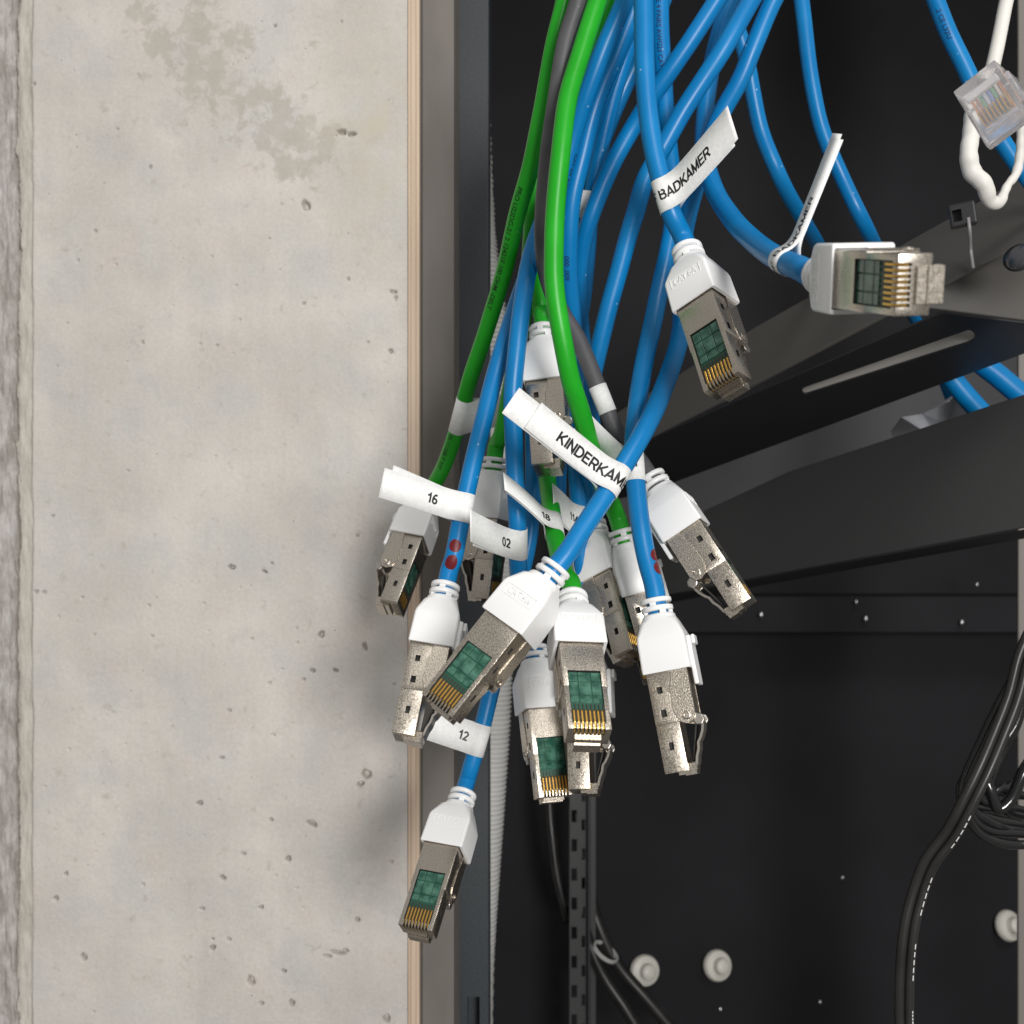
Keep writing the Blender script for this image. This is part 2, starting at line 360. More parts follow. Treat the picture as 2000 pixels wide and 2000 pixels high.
    me.polygons.foreach_set('use_smooth', np.ones(len(q), bool))
    me.update(calc_edges=True); me.validate()
    return me
wall = empty('concrete_wall', (0, 0, 0)); tag(wall, 'pale grey cast concrete wall with small pits and a brownish stain, left of the black cabinet', 'wall')
link('wall_face', build_wall(), M['concrete'], wall)
Xw = (797 - 1000) / F * WY
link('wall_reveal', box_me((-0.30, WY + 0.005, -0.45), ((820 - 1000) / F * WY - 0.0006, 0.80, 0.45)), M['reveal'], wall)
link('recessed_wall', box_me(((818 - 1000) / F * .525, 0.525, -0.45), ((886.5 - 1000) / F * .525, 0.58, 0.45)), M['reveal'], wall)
# plywood edging strip between the wall face and its reveal, three plies
strip = empty('plywood_edging', (Xw, WY, 0)); tag(strip, 'thin light plywood edging strip running down the right edge of the concrete wall', 'wood strip')
xa, xb = Xw, (819.5 - 1000) / F * WY
plies = [(0, 0.27, 0.0004), (0.275, 0.70, 0.0), (0.705, 1.0, 0.0003)]
for a, b_, d in plies:
    link('ply', box_me(((xb - xa) * a, -0.0012 + d, -0.26), ((xb - xa) * b_, 0.006, 0.26), 0.00012), M['wood'], strip)

# ------------------------------------------------------------------ cabinet
def panel(corners, thick, material, parent, name, bev=0.0):
    """planar-ish quad from four px/depth corners, extruded away from the camera"""
    P = [at(*c) for c in corners]
    n = (P[1] - P[0]).cross(P[2] - P[0]).normalized()
    if n.y < 0: n = -n
    Q = [p + n * thick for p in P]; k = len(P)
    fc = [list(range(k)), list(range(k, 2 * k))[::-1]] + [[i, (i + 1) % k, k + (i + 1) % k, k + i] for i in range(k)]
    me = me_from(P + Q, fc)
    if bev:
        bm = bmesh.new(); bm.from_mesh(me); bmesh.ops.bevel(bm, geom=list(bm.edges), offset=bev, segments=2, profile=0.5, affect='EDGES'); bm.to_mesh(me); bm.free()
    return link(name, me, material, parent)

cab = empty('network_cabinet', (0.1, 0.6, -0.3)); tag(cab, 'open black steel network cabinet standing to the right of the concrete wall', 'cabinet')
C0 = Vector(cab.location)
def cabpart(name, me, m): o = link(name, me, m, cab); o.location = -C0; return o
BY = 0.95
cabpart('back_panel', box_me((-0.10, BY, -0.50), (0.62, BY + 0.003, 0.55)), M['felt'])
cabpart('side_panel', box_me((0.47, 0.62, -0.50), (0.473, BY, 0.55)), M['satin'])
cabpart('roof', box_me((-0.10, 0.62, 0.50), (0.62, BY, 0.503)), M['satin'])
cabpart('base', box_me((-0.10, 0.62, -0.48), (0.62, BY, -0.477)), M['satin'])
# front left post with a slot near its foot
PY_ = 0.60
px = lambda x, Y=PY_: (x - 1000) / F * Y
pz = lambda y, Y=PY_: -(y - 1000) / F * Y
post = box_me((px(890), PY_, -0.45), (px(955), PY_ + 0.05, 0.45), 0.0009, 3)
post = cut(post, [((px(913), PY_ - 0.01, pz(2100)), (px(937), PY_ + 0.012, pz(1947)))], M['dark'])
if len(post.materials) == 0 or post.materials[0] is None:
    post.materials.clear(); post.materials.append(M['post']); post.materials.append(M['dark'])
post_o = cabpart('front_post', post, M['post'])
cabpart('post_flange', box_me((px(884), PY_ + 0.0012, -0.45), (px(889.6), PY_ + 0.05, 0.45), 0.0004), M['powder'])
# right front upright
cabpart('right_upright', box_me((px(1989, .56), 0.56, -0.45), (px(2120, .56), 0.562, 0.45), 0.0004, 1), mat('warm_grey_paint', (0.17, 0.155, 0.14), 0.5))

def relc(o): o.location = -C0; return o
# perforated rack rail
RY = 0.84
rx0, rx1 = px(1112, RY), px(1146, RY)
slots = []
for k in range(16):
    y = 1240 + k * 57
    slots.append(((px(1116, RY), RY - 0.01, pz(y + 24, RY)), (px(1127, RY), RY + 0.01, pz(y, RY))))
    slots.append(((px(1136, RY), RY - 0.01, pz(y + 40, RY)), (px(1143, RY), RY + 0.01, pz(y + 18, RY))))
rail = cut(box_me((rx0, RY, -0.40), (rx1, RY + 0.0025, 0.02), 0.0003), slots)
rail.materials.clear()
cabpart('mounting_rail', rail, M['satin'])
cabpart('rail_lip', box_me((rx1 + 0.0002, RY - 0.006, -0.40), (rx1 + 0.0022, RY + 0.003, 0.02), 0.0005, 2), M['powder'])
cabpart('rail_lip', box_me((px(1150, RY), RY + 0.010, -0.40), (px(1166, RY), RY + 0.012, 0.02), 0.0005, 2), M['satin'])

# swing bracket on the right, running from front right to back left
brk = empty('rack_bracket', at(1600, 800, .6)); tag(brk, 'black steel rack bracket with a long slot, running back across the right of the cabinet', 'bracket')
B0 = Vector(brk.location)
def bpart(o): o.location = -B0; return o
def plane_of(a, b_, c):
    A, B, Cc = at(*a), at(*b_), at(*c); n = (B - A).cross(Cc - A).normalized()
    if n.y < 0: n = -n
    return A, n
def onplane(pl, x, y):
    d = at(x, y, 1.0); t = pl[0].dot(pl[1]) / d.dot(pl[1]); return d * t
def flat(pl, pts, thick, material, parent, name, bev=0.0004, hole=None):
    P = [onplane(pl, *q) for q in pts]; n = pl[1]
    def ext(P, a, b_):
        A = [p + n * a for p in P]; B = [p + n * b_ for p in P]; k = len(P)
        return me_from(A + B, [list(range(k)), list(range(k, 2 * k))[::-1]] + [[i, (i + 1) % k, k + (i + 1) % k, k + i] for i in range(k)])
    me = ext(P, 0, thick)
    if hole:
        cm = ext([onplane(pl, *q) for q in hole], -.02, .02)
        o = bpy.data.objects.new('tmp', me); c = bpy.data.objects.new('tmpc', cm); COL.objects.link(o); COL.objects.link(c)
        m = o.modifiers.new('b', 'BOOLEAN'); m.operation = 'DIFFERENCE'; m.object = c; m.solver = 'EXACT'
        dg = bpy.context.evaluated_depsgraph_get(); dg.update()
        me = bpy.data.meshes.new_from_object(o.evaluated_get(dg)); bpy.data.objects.remove(o); bpy.data.objects.remove(c)
    elif bev:
        bm = bmesh.new(); bm.from_mesh(me); bmesh.ops.bevel(bm, geom=list(bm.edges), offset=bev, segments=2, profile=0.5, affect='EDGES'); bm.to_mesh(me); bm.free()
    return link(name, me, material, parent)
plA = plane_of((1290, 846, .60), (1838, 557, .44), (2040, 322, .43))
bpart(flat(plA, [(1190, 815), (1480, 636), (2040, 322), (2040, 452), (1838, 557), (1290, 846), (1225, 880)], .0015, M['sheen_steel'], brk, 'upper_flange'))
plB = plane_of((1225, 884, .62), (1838, 612, .44), (2040, 676, .475))
sl = []
a0, a1 = Vector((1574, 763)), Vector((1892, 657)); d_ = (a1 - a0).normalized(); pr_ = Vector((-d_.y, d_.x))
for c_, sg, R in ((a1, 1, 12), (a0, -1, 7)):
    for k in range(11):
        th = -math.pi / 2 + math.pi * k / 10; q = c_ + (d_ * math.cos(th) + pr_ * math.sin(th)) * R * sg; sl.append((q.x, q.y))
bpart(flat(plB, [(1225, 884), (1290, 849), (1838, 612), (2040, 636), (2040, 676), (1262, 962), (1205, 975)], .0008, M['powder'], brk, 'slotted_web', hole=sl))
M['plate_back'] = mat('worn_grey_paint', (0.36, 0.345, 0.32), 0.5)
plG = plane_of((1740, 612, .45), (1838, 607, .437), (2040, 470, .425))
bpart(flat(plG, [(1770, 596), (1842, 604), (2040, 630), (2040, 455), (1905, 512)], .0015, M['sheen_steel'], brk, 'front_gusset'))
pa_ = onplane(plB, 1545, 781) + plB[1] * .0016; pb_ = onplane(plB, 1930, 658) + plB[1] * .0016; nv_ = (pb_ - pa_).cross(Vector((0, 0, 1))).normalized()
if nv_.y < 0: nv_ = -nv_
bpart(flat((pa_, nv_), [(1545, 780), (1930, 657.5), (1930, 628), (1545, 740)], .001, M['plate_back'], brk, 'inner_rail', bev=0))
# big cross-head screw
def lathe(profile, seg=32):
    vs, fs = [], []
    for r, z in profile:
        for k in range(seg):
            a = 2 * math.pi * k / seg; vs.append((r * math.cos(a), r * math.sin(a), z))
    for i in range(len(profile) - 1):
        for k in range(seg):
            a, b_ = i * seg + k, i * seg + (k + 1) % seg
            fs.append((a, b_, b_ + seg, a + seg))
    fs.append(tuple(range(seg))[::-1]); fs.append(tuple(range((len(profile) - 1) * seg, len(profile) * seg)))
    return me_from(vs, fs)
def smooth(me, ang=40):
    me.polygons.foreach_set('use_smooth', [True] * len(me.polygons))
    bm = bmesh.new(); bm.from_mesh(me)
    for e in bm.edges:
        if len(e.link_faces) == 2 and e.calc_face_angle(0) > math.radians(ang): e.smooth = False
    bm.to_mesh(me); bm.free(); return me
scr = empty('bracket_screw', at(1992, 505, .398)); tag(scr, 'large glossy black cross-head screw in the rack bracket at the right edge', 'screw')
hm = lathe([(5.3, 0), (5.4, .6), (5.0, 1.6), (3.9, 2.5), (2.4, 3.0), (0.6, 3.2)])
hm.transform(Matrix.Scale(MM, 4))
hm = cut(hm, [((-.0028, -.0007, .0012), (.0028, .0007, .004)), ((-.0007, -.0028, .0012), (.0007, .0028, .004))], M['dark'])
hm.materials.clear(); hm.materials.append(M['screw_black'])
dirn = -plG[1]
smooth(hm)
h = link('screw_head', hm, None, scr); h.rotation_euler = dirn.to_track_quat('Z', 'Y').to_euler()
# rear lower shelf
shf = empty('cabinet_shelf', at(1600, 1000, .6)); tag(shf, 'sloping black sheet metal shelf below the slotted bracket', 'shelf')
sh0 = Vector(shf.location)
def spart(o): o.location = -sh0; return o
plC = plane_of((1540, 921, .58), (2040, 757, .47), (2040, 1022, .455))
spart(flat(plC, [(1215, 1075), (1250, 1055), (1540, 921), (2040, 757), (2040, 1022), (1480, 1126), (1215, 1178)], .0015, M['satin'], shf, 'shelf_plate'))
e_ = [onplane(plC, *t) for t in ((1215, 1180), (1480, 1128), (2040, 1024))]
e_ = [p + plC[1] * .0016 for p in e_]; b_2 = [p * (1.0 + .12) + Vector((0, 0, -.004)) for p in e_]
spart(link('shelf_underside', me_from(e_ + b_2, [[0, 1, 4, 3], [1, 2, 5, 4]]), M['felt'], shf))
# far inner panel seen between bracket and shelf
M['mid'] = mat('dull_grey_inner_panel', (0.04, 0.04, 0.044), 0.55)
plD = (Vector((0, .90, 0)), Vector((0, 1, 0)))
relc(flat(plD, [(1205, 935), (1300, 880), (2120, 600), (2120, 900), (1205, 1075)], .002, M['mid'], cab, 'inner_panel', bev=0))
cabpart('cross_member', box_me((px(1190, .935), .900, pz(1236, .90)), (px(2100, .9), .934, pz(1165, .9)), 0.001, 2), M['felt'])
# small screws under the shelf
for i, (x, y, w) in enumerate(((1487, 1201, 1.5), (1673, 1176, 1.2), (1692, 1209, 1.5), (1880, 1216, 1.5), (1909, 1142, 1.2), (1425, 1198, 1.1))):
    s = link('small_screw', smooth(lathe([(2.0 * w, 0), (2.0 * w, .5), (1.5 * w, 1.2), (.5 * w, 1.5)], 16)), M['screw_steel'])
    s.scale = (MM * .75,) * 3; s.rotation_euler = (math.radians(90), 0, 0); s.location = at(x, y, .895)
    tag(s, ['small bright screw left of the two paired screws under the shelf', 'upper small bright screw of the pair under the middle of the shelf',
            'lower small bright screw of the pair under the middle of the shelf', 'small bright screw low at the right under the shelf',
            'topmost small screw at the right under the shelf', 'faint small screw closest to the plugs under the shelf'][i], 'screw', 'small screws under the shelf')
# white plastic caps on the back panel
capm = smooth(lathe([(5.6, 0), (6.2, .8), (6.3, 2.2), (5.7, 3.2), (3.6, 3.6), (3.3, 3.7), (3.1, 6.6), (2.3, 7.4), (.6, 7.6)], 28)); capm.materials.append(M['screw_white'])
wm = box_me((-3.5, -.7, 3.3), (-.5, .7, 4.4), .2); wm.materials.append(M['screw_white'])
for i, (x, y, lab) in enumerate(((1256, 1894, 'white plastic knob on the back panel, right beside the black cords at the bottom'), (1397, 1885, 'middle white plastic knob of the three low on the back panel'),
                               (1963, 1808, 'white plastic knob on the back panel by the right upright'))):
    e = empty('panel_knob', at(x, y, BY - .0005)); tag(e, lab, 'knob', 'white knobs on the back panel')
    c = link('knob_cap', capm, None, e); c.scale = (MM * 1.95,) * 3; c.rotation_euler = (math.radians(80 - 4 * i), 0, math.radians(18 + 4 * i))
    c2 = link('knob_wing', wm, None, c); c2.rotation_euler = (0, 0, 1.2 * i + .6)
for x, y, lab in ((1646, 1715, 'tiny grey rivet alone in the middle of the back panel'), (1602, 1958, 'tiny grey rivet at the bottom, right of the other low rivet'), (1407, 1972, 'tiny grey rivet at the bottom, left of the other low rivet')):
    s = link('rivet', smooth(lathe([(2, 0), (1.8, .6), (.8, 1.1), (.3, 1.2)], 14)), M['screw_steel']); s.scale = (MM * .9,) * 3
    s.rotation_euler = (math.radians(90), 0, 0); s.location = at(x, y, BY - .0002); tag(s, lab, 'rivet', 'rivets on the back panel')

# ------------------------------------------------------------------ tubes
def catmull(P, n=10):
    P = [P[0] * 2 - P[1]] + P + [P[-1] * 2 - P[-2]]
    out = []
    for i in range(1, len(P) - 2):
        p0, p1, p2, p3 = P[i - 1:i + 3]
        t0 = 0; t1 = t0 + max((p1 - p0).length, 1e-6) ** .5; t2 = t1 + max((p2 - p1).length, 1e-6) ** .5; t3 = t2 + max((p3 - p2).length, 1e-6) ** .5
        for k in range(n):
            t = t1 + (t2 - t1) * k / n
            A1 = p0 * ((t1 - t) / (t1 - t0)) + p1 * ((t - t0) / (t1 - t0)); A2 = p1 * ((t2 - t) / (t2 - t1)) + p2 * ((t - t1) / (t2 - t1)); A3 = p2 * ((t3 - t) / (t3 - t2)) + p3 * ((t - t2) / (t3 - t2))
            B1 = A1 * ((t2 - t) / (t2 - t0)) + A2 * ((t - t0) / (t2 - t0)); B2 = A2 * ((t3 - t) / (t3 - t1)) + A3 * ((t - t1) / (t3 - t1))
            out.append(B1 * ((t2 - t) / (t2 - t1)) + B2 * ((t - t1) / (t2 - t1)))
    out.append(P[-2].copy())
    return out
class Path:
    def __init__(s, pts, r, n=10):
        q = catmull(pts, n)
        if r > .0022 and n == 10:
            ph = [q[0].x * 997 % 6.28, q[0].z * 733 % 6.28, q[-1].x * 1013 % 6.28]; Ls = 0
            for i in range(1, len(q) - 4):
                Ls += (q[i] - q[i - 1]).length if i > 1 else 0
                w = min(1, Ls / .03) * min(1, (len(q) - 5 - i) / 12)
                q[i] = q[i] + Vector((math.sin(Ls * 75 + ph[0]) + .25 * math.sin(Ls * 210 + ph[1]), math.sin(Ls * 90 + ph[2]), 0)) * (.00028 * w)
        for _ in range(3):
            q = [q[0]] + [(q[i - 1] + q[i] * 2 + q[i + 1]) / 4 for i in range(1, len(q) - 1)] + [q[-1]]
        s.p = q; s.r = r
        s.L = [0]
        for i in range(1, len(q)): s.L.append(s.L[-1] + (q[i] - q[i - 1]).length)
        s.t = [(q[min(i + 1, len(q) - 1)] - q[max(i - 1, 0)]).normalized() for i in range(len(q))]
    def frame(s, d):
        d = min(max(d, 0), s.L[-1] - 1e-9); i = int(np.searchsorted(s.L, d, 'right')) - 1; i = min(i, len(s.p) - 2)
        f = (d - s.L[i]) / max(s.L[i + 1] - s.L[i], 1e-9)
        p = s.p[i].lerp(s.p[i + 1], f); t = s.t[i].lerp(s.t[i + 1], f).normalized()
        c = -p.normalized(); f_ = (c - t * c.dot(t)).normalized()
        return p, t, f_, t.cross(f_)            # point, tangent, towards camera, side
    def nearest(s, x, y):
        best = None
        for i, q in enumerate(s.p):
            u, v = q.x / q.y * F + 1000, -q.z / q.y * F + 1000
            d = (u - x) ** 2 + (v - y) ** 2
            if best is None or d < best[0]: best = (d, i)
        return s.L[best[1]]
def tube(path, seg=18, off=Vector((0, 0, 0)), rfun=None):
    P, T = path.p, path.t
    u = T[0].orthogonal().normalized(); vs, fs = [], []
    for i, (p, t) in enumerate(zip(P, T)):
        u = (u - t * u.dot(t)).normalized(); v = t.cross(u)
        r = path.r if rfun is None else rfun(path.L[i])
        for k in range(seg):
            a = 2 * math.pi * k / seg; vs.append(p + u * (r * math.cos(a)) + v * (r * math.sin(a)) - off)
    for i in range(len(P) - 1):
        for k in range(seg):
            a, b_ = i * seg + k, i * seg + (k + 1) % seg
            fs.append((a, b_, b_ + seg, a + seg))
    fs.append(tuple(range(seg))[::-1]); n0 = (len(P) - 1) * seg; fs.append(tuple(range(n0, n0 + seg)))
    return me_from(vs, fs, True)

def arc(cx, cy, rx, ry, a0, a1, n=14):
    return [(cx + rx * math.cos(math.radians(a0 + (a1 - a0) * k / n)), cy + ry * math.sin(math.radians(a0 + (a1 - a0) * k / n))) for k in range(n + 1)]
GL = {  # stroke letters: (advance, strokes) on a cap height of 1
    'K': (.80, [[(.08, 0), (.08, 1)], [(.70, 1), (.10, .36)], [(.28, .54), (.72, 0)]]),
    'I': (.26, [[(.12, 0), (.12, 1)]]),
    'N': (.80, [[(.08, 0), (.08, 1), (.66, 0), (.66, 1)]]),
    'D': (.82, [[(.08, .07), (.08, .93), (.34, .93)] + arc(.34, .5, .36, .43, 90, -90) + [(.08, .07)]]),
    'E': (.72, [[(.64, .93), (.08, .93), (.08, .07), (.66, .07)], [(.08, .52), (.60, .52)]]),
    'F': (.68, [[(.62, .93), (.08, .93), (.08, 0)], [(.08, .50), (.54, .50)]]),
    'R': (.80, [[(.08, 0), (.08, .93), (.42, .93)] + arc(.42, .69, .23, .24, 90, -90) + [(.08, .45)], [(.40, .45), (.70, 0)]]),
    'A': (.80, [[(.02, 0), (.36, .98), (.70, 0)], [(.15, .28), (.57, .28)]]),
    'M': (.92, [[(.08, 0), (.08, .96), (.42, .06), (.76, .96), (.76, 0)]]),
    'B': (.80, [[(.08, .07), (.08, .93), (.40, .93)] + arc(.40, .73, .21, .20, 90, -90) + [(.08, .53)], [(.40, .53)] + arc(.43, .30, .24, .23, 90, -90) + [(.08, .07)]]),
    'O': (.88, [arc(.40, .5, .34, .44, 0, 360, 24)]),
    'T': (.70, [[(.0, .93), (.66, .93)], [(.33, .93), (.33, 0)]]),
    '0': (.64, [arc(.28, .5, .22, .44, 0, 360, 22)]),
    '1': (.56, [[(.04, .70), (.22, .80), (.34, .98), (.34, 0)]]),
    '2': (.64, [arc(.29, .70, .22, .24, 165, -35, 12) + [(.07, .07), (.54, .07)]]),
    '4': (.64, [[(.40, 0), (.40, .95), (.02, .28), (.56, .28)]]),
    '6': (.64, [arc(.29, .30, .22, .24, 0, 360, 18), arc(.40, .38, .33, .56, 175, 92, 8) + [(.50, .86)]]),
    '8': (.64, [arc(.29, .72, .19, .21, 0, 360, 16), arc(.29, .27, .23, .22, 0, 360, 16)]),
    'C': (.80, [arc(.42, .5, .34, .44, 42, 318, 18)]), '.': (.26, [[(.10, 0), (.10, .16)]]),
    ' ': (.36, [])}
def stroke_bm(text, cap, w=.20, maxlen=.2):
    """bold lettering as flat strokes; cap = capital height, baseline centred on y = 0"""
    bm = bmesh.new(); x = 0.0; h = 0
    for ch in text:
        adv, st = GL[ch]
        for pl in st:
            pts = []
            for i in range(len(pl) - 1):
                a, b_ = Vector(pl[i]), Vector(pl[i + 1]); n = max(1, int((b_ - a).length / maxlen)); pts += [a.lerp(b_, k / n) for k in range(n)]
            pts.append(Vector(pl[-1])); row = []
            closed = (pts[0] - pts[-1]).length < 1e-4
            for i, p in enumerate(pts):
                a = pts[i - 1] if i > 0 else (pts[-2] if closed else pts[0]); b_ = pts[i + 1] if i < len(pts) - 1 else (pts[1] if closed else pts[-1])
                d1 = (p - a).normalized() if (p - a).length > 1e-6 else (b_ - p).normalized(); d2 = (b_ - p).normalized() if (b_ - p).length > 1e-6 else d1
                t = d1 + d2; t = t.normalized() if t.length > .2 else d1
                nn = Vector((-t.y, t.x)); k = 1 / max(.55, nn.dot(Vector((-d1.y, d1.x))))
                row.append([bm.verts.new(((x + q.x) * cap, (q.y - .5) * cap, 0)) for q in (p + nn * w / 2 * k, p - nn * w / 2 * k)])
            for i in range(len(row) - 1): bm.faces.new((row[i][0], row[i][1], row[i + 1][1], row[i + 1][0]))
        x += adv + .02
    return bm
_tc = {}
def text_bm(s, size, bold=0.0, align='LEFT', extrude=0, maxlen=None):
    key = (s, size, bold, align, extrude)
    cu = bpy.data.curves.new('t', 'FONT'); cu.body = s; cu.size = size; cu.offset = bold * size; cu.align_x = align; cu.align_y = 'CENTER'
    cu.extrude = extrude; cu.resolution_u = 4
    o = bpy.data.objects.new('t', cu); COL.objects.link(o)
    dg = bpy.context.evaluated_depsgraph_get(); dg.update()
    me = bpy.data.meshes.new_from_object(o.evaluated_get(dg)); bpy.data.objects.remove(o); bpy.data.curves.remove(cu)
    bm = bmesh.new(); bm.from_mesh(me); bpy.data.meshes.remove(me)
    bmesh.ops.triangulate(bm, faces=bm.faces)
    if maxlen:
        for _ in range(3):
            es = [e for e in bm.edges if e.calc_length() > maxlen]
            if not es: break
            bmesh.ops.subdivide_edges(bm, edges=es, cuts=1)
            bmesh.ops.triangulate(bm, faces=bm.faces)
    return bm
def print_on(path, d0, string, size, theta, material, parent, off, direction=1, name='printing', bold=.02):
    bm = text_bm(string, size, bold, 'LEFT', 0, size * .35)
    r = path.r + 0.00004
    for v in bm.verts:
        d = d0 + direction * v.co.x
        p, t, f, s = path.frame(d)
        th = theta + direction * v.co.y / r * -1
        v.co = p + (f * math.cos(th) + s * math.sin(th)) * r - off
    return link(name, bm_mesh(bm), material, parent)
def dot_on(path, d0, theta, rad, parent, off, seed=0):
    bm = bmesh.new(); c = None; vs = []
    r = path.r + 0.00005
    def pt(a, b_):
        p, t, f, s = path.frame(d0 + a); th = theta + b_ / r
        return p + (f * math.cos(th) + s * math.sin(th)) * r - off
    rnd = random.Random(seed)
    rings = []
    for q in (0.35, 0.7, 1.0):
        rings.append([bm.verts.new(pt(q * rad * math.cos(a) * (1 + (rnd.uniform(-.08, .08) if q == 1 else 0)), q * rad * math.sin(a))) for a in [2 * math.pi * k / 20 for k in range(20)]])
    c = bm.verts.new(pt(0, 0))
    for k in range(20):
        bm.faces.new((c, rings[0][k], rings[0][(k + 1) % 20]))
        for j in (0, 1): bm.faces.new((rings[j][k], rings[j + 1][k], rings[j + 1][(k + 1) % 20], rings[j][(k + 1) % 20]))
    return link('marker_dot', bm_mesh(bm), M['red'], parent)

# ------------------------------------------------------------------ plug parts (local: x width, -y window side, z towards the tip; metres)
def loft_rr(secs, n=8, cavity=None):
    """rounded rect sections (z, hx, hy, rad, cy)"""
    vs, fs = [], []
    per = 4 * n
    for z, hx, hy, rd, cy in secs:
        for q in range(4):
            sx_, sy_ = ((1, 1), (-1, 1), (-1, -1), (1, -1))[q]
            for k in range(n):
                a = math.pi / 2 * (q + k / (n - 1))
                vs.append(((sx_ * (hx - rd) + rd * math.cos(a)) * MM, (sy_ * (hy - rd) + rd * math.sin(a) + cy) * MM, z * MM))
    for i in range(len(secs) - 1):
        for k in range(per):
            a, b_ = i * per + k, i * per + (k + 1) % per
            fs.append((a, b_, b_ + per, a + per))
    fs.append(tuple(range(per))[::-1]); n0 = (len(secs) - 1) * per; fs.append(tuple(range(n0, n0 + per)))
    me = me_from(vs, fs); smooth(me, 24); return me
def ring_me(z0, z1, ri, ro, seg=36):
    b = .22
    me_ = []
    prof = [(ri, z0), (ro - b, z0), (ro, z0 + b), (ro, z1 - b), (ro - b, z1), (ri, z1)]
    vs, fs = [], []
    for r, z in prof:
        for k in range(seg):
            a = 2 * math.pi * k / seg; vs.append((r * math.cos(a) * MM, r * math.sin(a) * MM, z * MM))
    n = len(prof)
    for i in range(n):
        for k in range(seg):
            a, b_ = i * seg + k, i * seg + (k + 1) % seg; j = (i + 1) % n
            fs.append((a, b_, j * seg + (k + 1) % seg, j * seg + k))
    return smooth(me_from(vs, fs), 50)
def bridge(bm, a0, a1, z0, z1, ri, ro, n=6):
    g = []
    for k in range(n + 1):
        a = a0 + (a1 - a0) * k / n
        g.append([bm.verts.new((r * math.cos(a) * MM, r * math.sin(a) * MM, z * MM)) for r, z in ((ri, z0), (ro, z0), (ro, z1), (ri, z1))])
    for k in range(n):
        for j in range(4): bm.faces.new((g[k][j], g[k][(j + 1) % 4], g[k + 1][(j + 1) % 4], g[k + 1][j]))
    bm.faces.new(g[0]); bm.faces.new(g[-1][::-1])
boot_me = loft_rr([(4.7, 4.3, 4.3, 4.0, 0), (5.1, 4.7, 4.7, 4.1, 0), (6.1, 4.9, 4.9, 3.6, 0), (7.0, 5.4, 5.3, 2.2, 0), (11.2, 7.0, 6.7, 1.0, .15), (12.2, 7.2, 6.85, .9, .15), (21.2, 7.3, 6.95, .7, .15), (21.6, 7.15, 6.8, .6, .15),
                   (21.6, 6.3, 6.3, .4, 0.05), (20.4, 6.2, 6.2, .4, 0.05)])
bm = bmesh.new()
for a0, zz in ((0.1, (1.15, 2.55)), (math.pi + .1, (1.15, 2.55)), (-1.9, (3.6, 4.9)), (1.3, (3.6, 4.9)), (-.5 + math.pi, (3.6, 4.9))):
    bridge(bm, a0 - .22, a0 + .22, zz[0], zz[1], 3.1, 4.3)
bridge_me = bm_mesh(bm)
ringA, ringB = ring_me(0, 1.35, 3.08, 4.55), ring_me(2.35, 3.8, 3.08, 4.65)
bm = bmesh.new()
add_box(bm, (-4.6 * MM, 7.05 * MM, 12.5 * MM), (4.6 * MM, 8.3 * MM, 26.5 * MM)); add_box(bm, (-3.0 * MM, 8.3 * MM, 12.3 * MM), (3.0 * MM, 9.3 * MM, 15.0 * MM))
bmesh.ops.bevel(bm, geom=list(bm.edges), offset=.35 * MM, segments=2, profile=.5, affect='EDGES'); lip_me = bm_mesh(bm)
# embossed lettering on the window side of the boot: reads with the cable upwards
def emboss():
    bm = stroke_bm('CAT.6A', 1.9 * MM, .17)
    bmesh.ops.recalc_face_normals(bm, faces=bm.faces)
    r = bmesh.ops.extrude_face_region(bm, geom=list(bm.faces))
    for v in [g for g in r['geom'] if isinstance(g, bmesh.types.BMVert)]: v.co.z += .32 * MM
    xm = (max(v.co.x for v in bm.verts) + min(v.co.x for v in bm.verts)) / 2
    for v in bm.verts: v.co = Vector((-(v.co.x - xm), -6.58 * MM - v.co.z, 13.4 * MM - v.co.y))
    fr = [((-5.0, -1.6), (5.0, -1.45)), ((-5.0, 1.45), (5.0, 1.6)), ((-5.0, -1.45), (-4.85, 1.45)), ((4.85, -1.45), (5.0, 1.45))]
    for (a, b_), (c, d) in fr:
        add_box(bm, (a * MM, -6.86 * MM, (13.4 + b_) * MM), (c * MM, -6.6 * MM, (13.4 + d) * MM))
    return bm_mesh(bm)
emb_me = emboss()
for m_ in (boot_me, bridge_me, ringA, ringB, lip_me, emb_me): m_.materials.append(M['boot'])

def mmprism(poly, x0, x1, bev, seg=2):
    return prism_me([(y * MM, z * MM) for y, z in poly], x0 * MM, x1 * MM, bev * MM, seg)
def mmb(lo, hi): return (tuple(v * MM for v in lo), tuple(v * MM for v in hi))
holes = []
for s in (-1, 1):
    for z, h_ in ((25.6, 1.9), (32.0, 2.3)):
        a, b_ = (4.6, 8) if s > 0 else (-8, -4.6)
        holes.append(mmb((a, -3.6, z), (b_, -2.1, z + h_)))
window = mmb((-4.45, -9, 31.0), (4.45, -4.6, 52))
def cuts(me, groups, m):
    for g in groups: me = cut(me, g, m)
    return me
def two(me, a, b_):
    me.materials.clear(); me.materials.append(a); me.materials.append(b_); return me
def shell_mesh(m):
    shell = mmprism([(-5.9, 20.5), (5.7, 20.5), (5.7, 35.4), (4.9, 36.2), (-5.9, 36.2)], -5.95, 5.95, .28)
    shell.materials.append(m)
    return smooth(cuts(shell, [holes, [window]], M['dark']), 35)
